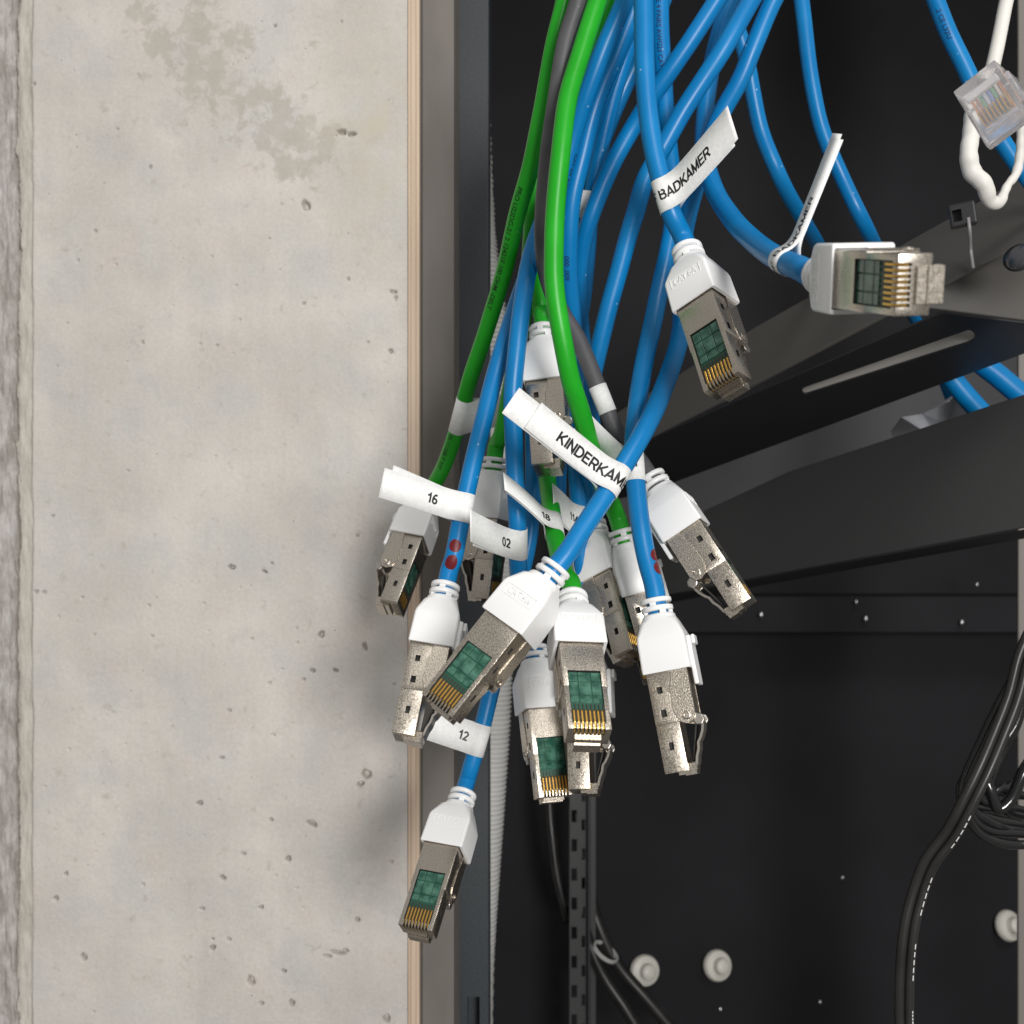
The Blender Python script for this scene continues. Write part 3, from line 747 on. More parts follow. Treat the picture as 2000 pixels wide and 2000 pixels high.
def nose_mesh(m):
    nose = mmprism([(-5.86, 34), (.9, 34), (.9, 49.6), (-5.86, 49.6)], -5.72, 5.72, .25)
    nose.materials.append(m)
    g1 = [mmb((-4.45, -9, 30.0), (4.45, -4.7, 47.6))]; cs = []
    for s in (-1, 1):
        a, b_ = (4.5, 8) if s > 0 else (-8, -4.5)
        cs.append(mmb((a, -3.2, 41.2), (b_, -1.9, 43.4)))
    g3 = []
    for k in range(8):
        x = (k - 3.5) * 1.06
        g3.append(mmb((x - .33, -9, 46.9), (x + .33, -3.2, 53)))
    return smooth(cuts(nose, [g1, cs, g3], M['dark']), 35)
def strip_me(pts, x0, x1, th):
    """bent metal strip through (y,z) points with thickness"""
    up, dn = [], []
    n = len(pts)
    for i in range(n):
        a = pts[max(i - 1, 0)]; b_ = pts[min(i + 1, n - 1)]
        d = Vector((b_[0] - a[0], b_[1] - a[1])).normalized(); nn = Vector((-d.y, d.x)) * th / 2
        up.append((pts[i][0] + nn.x, pts[i][1] + nn.y)); dn.append((pts[i][0] - nn.x, pts[i][1] - nn.y))
    return mmprism(up + dn[::-1], x0, x1, th * .18, 1)
SH = {k: shell_mesh(M[k]) for k in ('nickel', 'nickel_smooth')}
NO = {k: nose_mesh(M[k]) for k in ('nickel', 'nickel_smooth')}
def both_sides(fn):
    bm = bmesh.new()
    for s in (-1, 1):
        me = fn(s); bm.from_mesh(me)
    return bm_mesh(bm)
plate_poly = [(1.0, 21), (.8, 24.5), (.1, 26.2), (-.2, 32.8), (.5, 34.8), (1.6, 36.3), (3.2, 37.0), (4.8, 36.4), (5.85, 34.6), (5.85, 21)]
HP = {}
for k in ('nickel', 'nickel_smooth'):
    HP[k] = both_sides(lambda s: mmprism(plate_poly, s * 5.9, s * 6.3, .12, 1)); HP[k].materials.append(M[k])
def pivot_one(s):
    me = ring_me(0, .35, .75, 1.25, 20)
    me.transform(Matrix.Translation((s * 6.22 * MM, 3.3 * MM, 34.6 * MM)) @ Matrix.Rotation(s * math.pi / 2, 4, 'Y')); return me
piv_me = both_sides(pivot_one); piv_me.materials.append(M['nickel_smooth'])
hinge_me = both_sides(lambda s: mmprism([(5.7, 34.2), (7.4, 35.0), (7.9, 36.4), (7.0, 37.8), (5.4, 37.6), (4.6, 36.6)], s * 3.6, s * 5.2, .3, 2)); hinge_me.materials.append(M['steel'])
latch_me = strip_me([(6.3, 35.6), (6.9, 37.4), (6.4, 39.4), (5.4, 41.4), (4.7, 42.2), (4.4, 44.2), (3.6, 46.0), (3.1, 48.2), (1.9, 49.5)], -3.3, 3.3, .85); latch_me.materials.append(M['steel'])
spring_me = strip_me([(4.9, 37.0), (4.0, 40.5), (3.2, 43.5), (2.3, 47.0)], -1.6, 1.6, .5); spring_me.materials.append(M['dark'])
tab_bm = bmesh.new()
add_box(tab_bm, (-3.6 * MM, .95 * MM, 47.4 * MM), (3.6 * MM, 3.1 * MM, 49.9 * MM)); bmesh.ops.bevel(tab_bm, geom=list(tab_bm.edges), offset=.3 * MM, segments=1, profile=.5, affect='EDGES')
bm2 = bmesh.new(); add_box(bm2, (-3.4 * MM, -2.3 * MM, 49.65 * MM), (3.4 * MM, .9 * MM, 50.5 * MM)); mm_ = bm_mesh(bm2); tab_bm.from_mesh(mm_)
tab_me = bm_mesh(tab_bm); tab_me.materials.append(M['nickel_smooth'])
tongue_me = box_me((-3.5 * MM, -.5 * MM, 49.5 * MM), (3.5 * MM, 2.8 * MM, 50.9 * MM), .12 * MM)
# circuit window: board and 3x3 moulded cover pads
pcb_me = box_me((-4.42 * MM, -5.05 * MM, 31.1 * MM), (4.42 * MM, -4.72 * MM, 43.2 * MM)); pcb_me.materials.append(M['pcb'])
bm = bmesh.new()
xs_ = [(-4.3, -1.75), (-1.55, 1.75), (1.95, 4.3)]; zs_ = [(31.2, 34.2), (34.45, 38.6), (38.85, 41.0)]
for a, b_ in xs_:
    for c, d in zs_: add_box(bm, (a * MM, -5.35 * MM, c * MM), (b_ * MM, -5.0 * MM, d * MM))
bmesh.ops.bevel(bm, geom=list(bm.edges), offset=.1 * MM, segments=1, profile=.5, affect='EDGES')
pad_me = bm_mesh(bm); pad_me.materials.append(M['pcbwin'])
blk_bm = bmesh.new(); add_box(blk_bm, (-4.42 * MM, -5.0 * MM, 43.2 * MM), (4.42 * MM, -4.5 * MM, 47.5 * MM))
for k in range(9):
    x = (k - 4) * 1.06; add_box(blk_bm, ((x - .14) * MM, -5.5 * MM, 41.6 * MM), ((x + .14) * MM, -4.9 * MM, 47.4 * MM))
blk_me = bm_mesh(blk_bm); blk_me.materials.append(M['contact_block'])
con_me = strip_me([(-5.25, 43.3), (-5.5, 43.8), (-5.5, 47.3), (-5.0, 48.6), (-3.6, 49.4)], -.26, .26, .35); con_me.materials.append(M['gold'])

def make_plug(root, start, end, roll, nick, emboss_=True):
    d = (end - start).normalized()
    c = -start.normalized(); f = (c - d * c.dot(d)).normalized()      # perpendicular to the axis, towards camera
    # 'left' in the picture when looking with the tip down: side = d x f
    s = d.cross(f)
    n = f * math.cos(roll) + (-s if s.x > 0 else s) * math.sin(roll) if False else f * math.cos(roll) + s * math.sin(roll)
    y = -n; x = y.cross(d)
    Mx = Matrix(((x.x, y.x, d.x, 0), (x.y, y.y, d.y, 0), (x.z, y.z, d.z, 0), (0, 0, 0, 1)))
    base = Vector(root.location)
    Mx.translation = start - base
    boot = link('boot', boot_me, None, root, Mx.copy())
    link('ring', ringA, None, boot); link('ring', ringB, None, boot); link('ring_bridge', bridge_me, None, boot)
    link('latch_guard', lip_me, None, boot)
    if emboss_: link('embossed_lettering', emb_me, None, boot)
    sh = link('metal_shell', SH[nick], None, root, Mx.copy())
    link('hinge_plate', HP[nick], None, sh); link('pivot', piv_me, None, sh); link('hinge_knuckle', hinge_me, None, sh)
    no = link('metal_nose', NO[nick], None, root, Mx.copy())
    link('circuit_board', pcb_me, None, no); link('board_cover', pad_me, None, no); link('contact_block', blk_me, None, no)
    for k in range(8):
        o = link('contact', con_me, None, no); o.location = ((k - 3.5) * 1.06 * MM, 0, 0)
    la = link('latch', latch_me, None, root, Mx.copy()); link('spring', spring_me, None, la); link('latch_tab', tab_me, None, la)
    tn = link('tongue', tongue_me, M['nickel_smooth'], la)
    return boot

# ------------------------------------------------------------------ paper tags wrapped round a cable
def make_tag(root, path, px_c, px_e, Ye, width, texts=(), curl=0.0, back=0.88, skew=0.06, label=None, L=None, tension=2.4, shear=0.0, reach=None):
    off = Vector(root.location)
    d = path.nearest(*px_c); C, T, Fc, Sd = path.frame(d)
    E = at(px_e[0], px_e[1], Ye); D = E - C
    Wd = T.copy()
    along = D.dot(Wd) * shear
    D = D - Wd * D.dot(Wd)
    Ln = D.length; e1 = D.normalized(); slope = along / max(Ln - path.r * 1.2, 1e-4)
    e2 = Wd.cross(e1).normalized()
    if e2.dot(-C) < 0: e2 = -e2
    R = path.r + 0.00012
    a0 = math.radians(50); x1 = tension * R
    pts = []; eps = 0.00024
    nf = 18
    for k in range(nf): 
        x = Ln + (x1 - Ln) * k / (nf - 1); pts.append((x, eps + curl * Ln * ((x - x1) / (Ln - x1)) ** 2, 0.0))
    P0 = Vector((x1, eps)); P3 = Vector((R * math.cos(a0), R * math.sin(a0))); P1 = P0 + Vector((-(x1 - P3.x) * .5, 0)); P2 = P3 - Vector((-math.sin(a0), math.cos(a0))) * R * .45
    for k in range(1, 8):
        t = k / 8; q = P0 * (1 - t) ** 3 + P1 * 3 * t * (1 - t) ** 2 + P2 * 3 * t * t * (1 - t) + P3 * t ** 3; pts.append((q.x, q.y, 0.0))
    na = 30; apex = None
    for k in range(na + 1):
        a = a0 + (2 * math.pi - 2 * a0) * k / na; pts.append((R * math.cos(a), R * math.sin(a), 0.0))
        if apex is None and a >= math.pi / 2: apex = len(pts) - 1
    for k in range(7, -1, -1):
        t = k / 8; q = P0 * (1 - t) ** 3 + P1 * 3 * t * (1 - t) ** 2 + P2 * 3 * t * t * (1 - t) + P3 * t ** 3
        pts.append((q.x, -q.y, 0.0))
    Lb = Ln * back
    for k in range(1, nf):
        x = x1 + (Lb - x1) * k / (nf - 1); g = ((x - x1) / (Ln - x1))
        pts.append((x, -eps + curl * Ln * g ** 2 - abs(.0004 * g), skew * (x - x1)))
    s = [0.0]
    for i in range(1, len(pts)): s.append(s[-1] + math.hypot(pts[i][0] - pts[i - 1][0], pts[i][1] - pts[i - 1][1]))
    def surf(u, v, h=0.0):
        u = min(max(u, 0), s[-1] - 1e-9); i = min(int(np.searchsorted(s, u, 'right')) - 1, len(pts) - 2)
        f = (u - s[i]) / max(s[i + 1] - s[i], 1e-9); a, b_ = pts[i], pts[i + 1]
        x, y, w = (a[j] + (b_[j] - a[j]) * f for j in range(3))
        tx, ty = b_[0] - a[0], b_[1] - a[1]; ln = math.hypot(tx, ty); nx_, ny_ = ty / ln, -tx / ln
        g = max(0.0, x - path.r * .4); g = g * g / (g + path.r) if g > 0 else 0
        return C + e1 * (x + nx_ * h) + e2 * (y + ny_ * h) + Wd * (w + v + slope * g) - off
    vs, fs = [], []
    for i in range(len(pts)):
        for v in (-.5, 0, .5): vs.append(surf(s[i], v * width))
    for i in range(len(pts) - 1):
        for j in range(2): fs.append((i * 3 + j, i * 3 + j + 1, i * 3 + 4 + j, i * 3 + 3 + j))
    me = me_from(vs, fs, True)
    t = link('paper_tag', me, M['paper'], root)
    sol = t.modifiers.new('thick', 'SOLIDIFY'); sol.thickness = 0.00009; sol.offset = 0
    if label: t['label'] = label
    # outward normal on the front layer: check sign
    h = 0.00009
    a_, b_ = surf(s[apex], 0, 0) , surf(s[apex], 0, h)
    if (b_ - a_).dot(e2) < 0: h = -h
    left = e1.x < 0
    right_dir = -e1 if left else e1
    up = e2.cross(right_dir); vs_ = 1 if up.dot(Wd) > 0 else -1
    for (string, u0, size) in texts:
        bm = stroke_bm(string, size)
        for v in bm.verts:
            # u0: distance from the cable's front towards the flag where the text starts
            su = s[apex] - u0 + v.co.x if left else s[apex] - u0 - v.co.x
            v.co = surf(su, v.co.y * vs_, h)
        link('lettering', bm_mesh(bm), M['ink'], t)
    return t

# ------------------------------------------------------------------ the network cables
PL = 50 * MM
def solve_end(start, pxe, toward=True):
    d = at(pxe[0], pxe[1], 1.0)
    # |t d - start| = PL
    A = d.dot(d); B = -2 * d.dot(start); Cc = start.dot(start) - PL * PL
    disc = B * B - 4 * A * Cc
    if disc < 0: t = -B / (2 * A)
    else: t = (-B - math.sqrt(disc)) / (2 * A) if toward else (-B + math.sqrt(disc)) / (2 * A)
    e = d * t
    return start + (e - start).normalized() * PL
R_ = 2.9 * MM
def cable(name, color, pts, plug=None, label='', group='network cables hanging in the cabinet', r=R_):
    """pts: (px, py, depth mm); plug: (start px, py, depth mm, end px, py, roll deg, nickel kind)"""
    P = [at(x, y, Y * MM) for x, y, Y in pts]
    if plug:
        st = at(plug[0], plug[1], plug[2] * MM); en = solve_end(st, (plug[3], plug[4]), plug[7] if len(plug) > 7 else True)
        d = (en - st).normalized()
        P += [st - d * 5 * MM, st, st + d * 6 * MM]
        root = empty(name, st)
    else: root = empty(name, P[0] if abs(P[0].z) < abs(P[-1].z) else P[-1])
    tag(root, label, 'network cable', group)
    path = Path(P, r)
    link('jacket', tube(path, 20, Vector(root.location)), M[color], root)
    if plug: make_plug(root, st, en, math.radians(plug[5]), plug[6])
    return root, path

LBL = 'blue network cable '
C = {}
C['c3'] = cable('network_cable', 'green', [(1190, -90, 350), (1168, 0, 350), (1139, 93, 348), (1110, 186, 346), (1095, 280, 345), (1087, 373, 345), (1083, 466, 345), (1084, 545, 345), (1096, 643, 346), (1112, 736, 350), (1131, 798, 356), (1148, 860, 364), (1175, 940, 376)],
    (1214, 1036, 384, 1300, 1340, 80, 'nickel_smooth'), 'bright green network cable in front of the bundle, touching the KINDERKAM tag')
C['c2'] = cable('network_cable', 'grey', [(1150, -80, 351), (1131, 0, 352), (1107, 80, 354), (1091, 160, 356), (1080, 230, 358), (1070, 300, 360), (1063, 373, 362), (1062, 466, 364), (1071, 545, 374), (1098, 610, 378), (1128, 662, 376), (1153, 722, 374), (1176, 780, 373), (1200, 838, 373), (1232, 882, 371)],
    (1270, 930, 368, 1442, 1195, -84, 'nickel'), 'dark grey network cable ending in the plug that points right towards the shelf', r=2.7 * MM)
C['c1'] = cable('network_cable', 'green', [(1120, -90, 362), (1103, 0, 364), (1083, 80, 366), (1068, 160, 369), (1055, 240, 372), (1040, 320, 377), (1015, 404, 386), (996, 480, 394), (976, 555, 403), (948, 650, 414), (921, 736, 424), (892, 840, 436), (868, 905, 446)],
    (838, 968, 452, 752, 1188, -68, 'nickel_smooth'), 'green network cable with dark printing whose plug hangs furthest left over the concrete')
C['c1b'] = cable('network_cable', 'green', [(1135, -90, 376), (1118, 0, 378), (1095, 80, 380), (1075, 160, 384), (1058, 250, 390), (1046, 330, 394), (1040, 420, 398), (1035, 520, 402), (1020, 640, 408), (995, 760, 412), (978, 850, 416)],
    (966, 895, 420, 935, 1175, -68, 'nickel_smooth'), 'green network cable, its white boot hanging between the 16 and 02 tags')
C['c4'] = cable('network_cable', 'green', [(1180, -80, 372), (1150, 60, 376), (1110, 200, 382), (1085, 330, 388), (1068, 450, 392), (1058, 540, 396), (1058, 610, 398)],
    (1060, 640, 386, 1080, 918, 97, 'nickel_smooth'), 'green network cable ending in the highest short plug, above the KINDERKAM tag')
C['c5'] = cable('network_cable', 'green', [(1200, -80, 392), (1170, 100, 396), (1130, 300, 402), (1100, 480, 410), (1085, 650, 412), (1072, 780, 424), (1066, 860, 416), (1070, 925, 397), (1078, 1000, 377), (1086, 1060, 364), (1100, 1120, 351)],
    (1117, 1165, 342, 1146, 1452, -12, 'nickel'), 'green network cable with the 18 tag, ending in the centre plug')
C['c8'] = cable('network_cable', 'blue', [(1250, -90, 364), (1220, 0, 364), (1181, 93, 366), (1147, 186, 370), (1117, 280, 376), (1090, 360, 378), (1060, 430, 378), (1036, 500, 376), (1022, 590, 372), (1010, 690, 370), (1002, 780, 370), (1002, 860, 372), (1005, 940, 374), (1010, 1020, 374), (1013, 1100, 378), (1022, 1180, 388)],
    (1042, 1262, 394, 1078, 1562, -16, 'nickel'), LBL + 'with the 02 tag, ending in the plug left of the centre plug')
C['c6'] = cable('network_cable', 'blue', [(1290, -90, 380), (1240, 30, 382), (1190, 150, 386), (1140, 280, 390), (1090, 400, 392), (1045, 500, 392), (1012, 590, 388), (985, 665, 382), (962, 745, 380), (942, 830, 377), (921, 925, 374), (904, 1000, 372), (886, 1090, 371)],
    (871, 1142, 370, 806, 1448, 98, 'nickel'), LBL + 'with the 16 tag and two red dots at the wall edge')
C['c24'] = cable('network_cable', 'blue', [(1330, -90, 402), (1270, 60, 404), (1200, 220, 408), (1140, 380, 412), (1090, 520, 416), (1060, 660, 420), (1042, 800, 420), (1040, 920, 416), (1036, 1040, 414), (1010, 1160, 412), (982, 1260, 410), (958, 1350, 408), (938, 1430, 406), (920, 1500, 405)],
    (906, 1548, 403, 818, 1828, 20, 'nickel_smooth'), LBL + 'with the 12 tag, its plug the lowest of all')
C['c9'] = cable('network_cable', 'blue', [(1270, -90, 370), (1240, 10, 372), (1195, 120, 376), (1158, 220, 380), (1135, 320, 382), (1118, 400, 384), (1112, 480, 388), (1113, 560, 394), (1120, 660, 402), (1124, 780, 402), (1127, 900, 398), (1130, 1000, 392), (1134, 1080, 388), (1139, 1150, 386)],
    (1143, 1240, 384, 1152, 1548, 98, 'nickel'), LBL + 'behind the 114 tag, its plug hidden below the centre plug')
C['c10'] = cable('network_cable', 'blue', [(1290, -90, 386), (1252, 20, 388), (1218, 115, 390), (1190, 210, 394), (1170, 300, 398), (1155, 400, 402), (1148, 500, 406), (1138, 590, 412), (1110, 700, 424), (1095, 850, 436), (1090, 1000, 440)], None, LBL + 'deep in the bundle, dipping behind the green cables')
C['c11'] = cable('network_cable', 'blue', [(1450, -80, 372), (1401, 0, 374), (1350, 80, 376), (1295, 160, 380), (1240, 240, 386), (1200, 310, 388), (1170, 380, 390), (1152, 430, 392), (1140, 480, 396), (1132, 560, 404), (1140, 700, 420), (1160, 850, 430), (1170, 1000, 432)], None, LBL + 'sweeping from the top right down into the bundle')
C['c12'] = cable('network_cable', 'blue', [(1520, -90, 362), (1467, 0, 362), (1413, 93, 362), (1373, 155, 364), (1335, 217, 366), (1298, 285, 368), (1262, 350, 370), (1244, 410, 372), (1225, 466, 374), (1203, 545, 376), (1183, 620, 378), (1163, 710, 382), (1150, 800, 388), (1146, 900, 394), (1150, 980, 396)],
    (1157, 1022, 396, 1222, 1290, -60, 'nickel_smooth'), LBL + 'ending in the dark plug just right of the centre plug')
C['c13'] = cable('network_cable', 'blue', [(1258, -90, 344), (1256, 0, 344), (1257, 93, 344), (1260, 155, 344), (1266, 217, 344), (1277, 280, 344), (1290, 342, 344), (1313, 420, 344)],
    (1341, 486, 344, 1432, 762, 24, 'nickel_smooth'), LBL + 'with the wide BADKAMER tag, hanging straight down in front')
C['c17'] = cable('network_cable', 'blue', [(1292, -90, 384), (1290, 0, 384), (1292, 100, 384), (1298, 217, 384), (1306, 300, 384), (1316, 370, 382), (1316, 430, 380), (1304, 500, 376), (1280, 600, 370), (1260, 690, 366), (1246, 780, 362), (1240, 860, 358), (1243, 940, 355), (1250, 1016, 352), (1262, 1090, 350)],
    (1280, 1170, 347, 1346, 1512, 98, 'nickel'), LBL + 'with two red dots, its plug furthest right of the lower row')
C['c15'] = cable('network_cable', 'blue', [(1560, -80, 364), (1510, 0, 366), (1470, 93, 368), (1445, 155, 370), (1412, 217, 373), (1383, 290, 376), (1358, 370, 380), (1338, 450, 382), (1326, 545, 380), (1330, 632, 374), (1316, 705, 364), (1288, 783, 352), (1244, 866, 340), (1192, 948, 332), (1140, 1030, 328)],
    (1088, 1106, 325, 862, 1396, 26, 'nickel'), LBL + 'with the KINDERKAM tag, crossing in front to the large plug')
C['c18'] = cable('network_cable', 'blue', [(1470, -80, 392), (1425, 10, 392), (1398, 90, 392), (1384, 160, 390), (1374, 235, 386), (1376, 300, 376), (1392, 360, 362), (1424, 420, 342), (1475, 475, 316), (1530, 510, 290), (1570, 526, 275)],
    (1602, 537, 268, 1812, 556, 6, 'nickel_smooth'), LBL + 'curving right, with the narrow edge-on BADKAMER tag')
C['c19'] = cable('network_cable', 'blue', [(1400, -60, 430), (1432, 30, 432), (1456, 110, 434), (1470, 185, 436), (1488, 260, 438), (1522, 342, 440), (1572, 435, 462), (1612, 505, 520), (1640, 570, 600), (1650, 640, 700)], None, LBL + 'on the far right side of the bundle, left of the parallel one')
C['c20'] = cable('network_cable', 'blue', [(1560, -60, 445), (1566, 10, 445), (1584, 150, 446), (1606, 248, 448), (1642, 342, 450), (1686, 435, 452), (1726, 510, 500), (1780, 610, 580), (1830, 710, 640), (1860, 790, 680)], None, LBL + 'falling behind the edge-on tag to the bracket')
C['c21'] = cable('network_cable', 'blue', [(1800, -80, 400), (1824, -10, 400), (1850, 60, 400), (1880, 124, 401), (1915, 200, 402), (1955, 270, 404), (2010, 350, 406), (2060, 410, 408)], None, LBL + 'at the far upper right, passing behind the clear plug')

C['c22'] = cable('network_cable', 'blue', [(1800, 640, 530), (1836, 710, 530), (1870, 755, 530), (1925, 815, 530), (1990, 880, 530)], None, LBL + 'seen out of focus through the gap, the left one of two', r=4.6 * MM)
C['c23'] = cable('network_cable', 'blue', [(1850, 640, 535), (1905, 700, 535), (1950, 735, 535), (2010, 785, 535), (2080, 840, 535)], None, LBL + 'seen out of focus through the gap, the right one of two', r=5.0 * MM)
# printing on the jackets
def pr(k, pxs, s, size, theta, mat_, direction=1):
    root, path = C[k]; print_on(path, path.nearest(*pxs), s, size * MM, theta, M[mat_], root, Vector(root.location), direction)
pr('c1', (1018, 360), 'PRO U22DG-21 2 12421E 100 OHM -DELT', 2.5, .55, 'ink_green')
pr('c1', (890, 838), '10S 11108LT T/T', 2.5, .55, 'ink_green')
pr('c17', (1292, -10), 'INE 4 PAIRS AWG23 CAT 6A', 2.2, .2, 'ink_blue')
pr('c8', (1120, 300), 'CAT 6A 4 PAIRS', 2.1, -1.0, 'ink_blue')
pr('c9', (1113, 500), '000 .009', 2.3, .3, 'ink_blue')
pr('c21', (1846, 14), '.2 CE L32U', 2.3, .1, 'ink_blue')
pr('c18', (1398, 340), '2 M23', 2.2, .4, 'ink_blue')
pr('c12', (1500, -40), 'CAT 6A', 2.2, .8, 'ink_blue')
# red marker dots
for k, x, y, th in (('c6', 896, 1071, .12), ('c6', 889, 1097, .12), ('c17', 1262, 1090, -1.15), ('c17', 1267, 1114, -1.15), ('c9', 1138, 1140, -1.2), ('c9', 1140, 1165, -1.2)):
    root, path = C[k]; dot_on(path, path.nearest(x, y), th, 2.0 * MM, root, Vector(root.location), int(x))

def T(k, *a, **kw): root, path = C[k]; return make_tag(root, path, *a, **kw)
T('c6', (903, 990), (748, 942), .360, 9.2 * MM, [('16', 13.6 * MM, 3.0 * MM)], curl=-.05, back=.9, skew=-.10, label='white paper tag reading 16', shear=1)
T('c8', (1010, 1058), (913, 1024), .352, 10.0 * MM, [('02', 9.4 * MM, 3.0 * MM)], curl=.03, back=.9, skew=.05, label='white paper tag reading 02', shear=1)
T('c5', (1082, 1028), (990, 938), .354, 9.0 * MM, [('18', 8.0 * MM, 3.0 * MM)], curl=-.05, back=.93, skew=-.05, label='white paper tag reading 18', shear=.85)
T('c9', (1131, 1022), (1084, 970), .376, 11.0 * MM, [('114', 8.8 * MM, 2.6 * MM)], curl=-.05, back=.8, label='small white paper tag reading 114', shear=.8)
T('c15', (1196, 940), (1038, 812), .322, 9.2 * MM, [('KINDERKAMER', 22.3 * MM, 3.45 * MM)], curl=.02, back=1.24, skew=.01, label='white paper tag reading KINDERKAM', shear=1)
T('c17', (1243, 905), (1152, 835), .374, 10.4 * MM, [('T', -1.8 * MM, 2.8 * MM)], curl=.0, back=.9, label='white paper tag behind the large tag', shear=1)
T('c1', (905, 808), (985, 800), .430, 14.0 * MM, [], curl=.0, back=.85, skew=.05, label='blank white paper tag', shear=1)
T('c2', (1168, 782), (1136, 690), .390, 9.0 * MM, [], curl=.1, back=.7, label='blank white paper tag seen edge-on', shear=.9)
T('c13', (1296, 385), (1432, 238), .326, 9.6 * MM, [('OF BADKAMER', -5.6 * MM, 2.85 * MM)], curl=.0, back=.93, skew=.02, label='white paper tag reading BADKAMER', shear=1)
T('c18', (1530, 512), (1636, 262), .300, 7.6 * MM, [('OF BADKAMER', -5.4 * MM, 2.7 * MM)], curl=.0, back=.97, skew=.0, label='narrow edge-on white paper tag reading BADKAMER', shear=1)
T('c24', (940, 1446), (841, 1414), .40, 10.8 * MM, [('12', 8.6 * MM, 3.0 * MM)], curl=.0, back=.9, skew=.0, label='white paper tag reading 12', shear=1)
T('c10', (1155, 400), (1100, 396), .402, 9.0 * MM, [], curl=.0, back=.9, label='blank white paper tag mostly hidden in the bundle', shear=.6)

# ------------------------------------------------------------------ corrugated conduit
cpts = [(905, 180, 660), (920, 480, 660), (944, 650, 660), (957, 780, 660), (958, 1000, 660), (954, 1200, 660), (948, 1380, 660), (937, 1550, 660), (926, 1700, 660), (916, 1850, 660), (910, 2080, 660)]
cpath = Path([at(x, y, Y * MM) for x, y, Y in cpts], 14 * MM, 60)
con = link('corrugated_conduit', tube(cpath, 28, Vector((0, 0, 0)), lambda L: (14.0 + .75 * math.sin(L / (2.6 * MM) * 2 * math.pi)) * MM), M['conduit'])
tag(con, 'pale corrugated plastic conduit running down behind the cabinet front post', 'conduit')

# ------------------------------------------------------------------ black cords
def cord(name, pts, r, color, label, cat, group=None, n=10):
    P = [at(x, y, Y * MM) for x, y, Y in pts]; root = empty(name, P[-1]); tag(root, label, cat, group)
    p = Path(P, r, n); link('jacket', tube(p, 14, Vector(root.location)), M[color], root); return root, p
cord('black_cord', [(1120, 1560, 880), (1142, 1700, 870), (1165, 1800, 860), (1205, 1882, 855), (1262, 1950, 850), (1330, 2030, 845)], 4.6 * MM, 'black_cable', 'upper black cord curving right past the white knob at the bottom', 'cord', 'black cords at the bottom of the cabinet')
cord('black_cord', [(1128, 1720, 860), (1150, 1840, 850), (1180, 1910, 845), (1222, 1970, 840), (1262, 2040, 835)], 4.2 * MM, 'black_cable', 'lower black cord tied beside the rack rail at the bottom', 'cord', 'black cords at the bottom of the cabinet')
cord('black_cord', [(1070, 1380, 880), (1073, 1570, 875), (1078, 1640, 870), (1090, 1720, 865), (1110, 1800, 862)], 3.4 * MM, 'black_cable', 'faint black cord in the dark left of the rack rail', 'cord', 'black cords at the bottom of the cabinet')
tie = link('cable_tie', smooth(ring_me(0, 3, 9.4, 10.4, 24)), M['conduit']); tie.location = at(1180, 1862, .848); tie.rotation_euler = (math.radians(20), math.radians(35), 0); tie.scale = (1, .75, 1)
tag(tie, 'small pale cable tie holding the two black cords beside the rail', 'cable tie')

# twin flat power lead with a hanging coil
def twin(pts, root, off, r=1.8 * MM, name='strand'):
    P = [at(x, y, Y * MM) for x, y, Y in pts]; out = []
    base = Path(P, r)
    for s in (-1, 1):
        q = Path(P, r); q.p = [p + base.frame(base.L[i])[3] * (s * r * .93) + base.frame(base.L[i])[2] * (s * r * .3) for i, p in enumerate(base.p)]
        link(name, tube(q, 12, off), M['black_cable'], root)
    return base
pw = empty('power_lead', at(1766, 2000, .43)); tag(pw, 'thin black twin power lead hanging from a coil at the right edge', 'power lead'); po = Vector(pw.location)
main = twin([(2030, 1215, 430), (2000, 1280, 430), (1980, 1358, 428), (1950, 1436, 426), (1922, 1502, 424), (1891, 1565, 424), (1857, 1628, 426), (1817, 1682, 428), (1797, 1730, 430), (1777, 1805, 430), (1768, 1890, 430), (1766, 1960, 430), (1768, 2070, 430)], pw, po)
coil = empty('cord_coil', at(1950, 1560, .45)); tag(coil, 'coil of glossy black cord hanging beside the right upright', 'cord coil'); co = Vector(coil.location)
rnd = random.Random(5)
for i in range(9):
    w = i * 1.6; jj = lambda a: rnd.uniform(-a, a)
    lx, by = 1878 + (i % 3) * 5 + max(0, i - 3) * 9 + rnd.uniform(-4, 4), 1646 - i * 13 + rnd.uniform(-5, 5)
    Yc = 440 + i * 4
    pts = [(2012 + jj(5), 1262 + i * 3, Yc), (1990 + i * 2, 1306 + i * 4, Yc), (1950 + i * 5 + jj(3), 1372 + i * 5, Yc), (1914 + i * 5 + jj(3), 1450 + i * 3, Yc), (lx + jj(2), 1540 + jj(4), Yc), (lx + 10, 1592 - i * 5, Yc),
           (lx + 45, by - 14 + jj(4), Yc + 4 + jj(4)), (1975, by + jj(5), Yc + 8 + jj(5)), (2040, by + 2 + jj(9), Yc + 12), (2110, by - 40, Yc + 14)]
    p_ = Path([at(x, y, Y * MM) for x, y, Y in pts], 1.75 * MM); link('loop', tube(p_, 14, co), M['coil'], coil)
p_ = Path([at(x, y, Y * MM) for x, y, Y in [(1915, 1500, 446), (1935, 1545, 444), (1950, 1580, 444), (1975, 1560, 444), (2000, 1505, 444), (2040, 1450, 446)]], 2.2 * MM); link('loop', tube(p_, 14, co), M['coil'], coil)
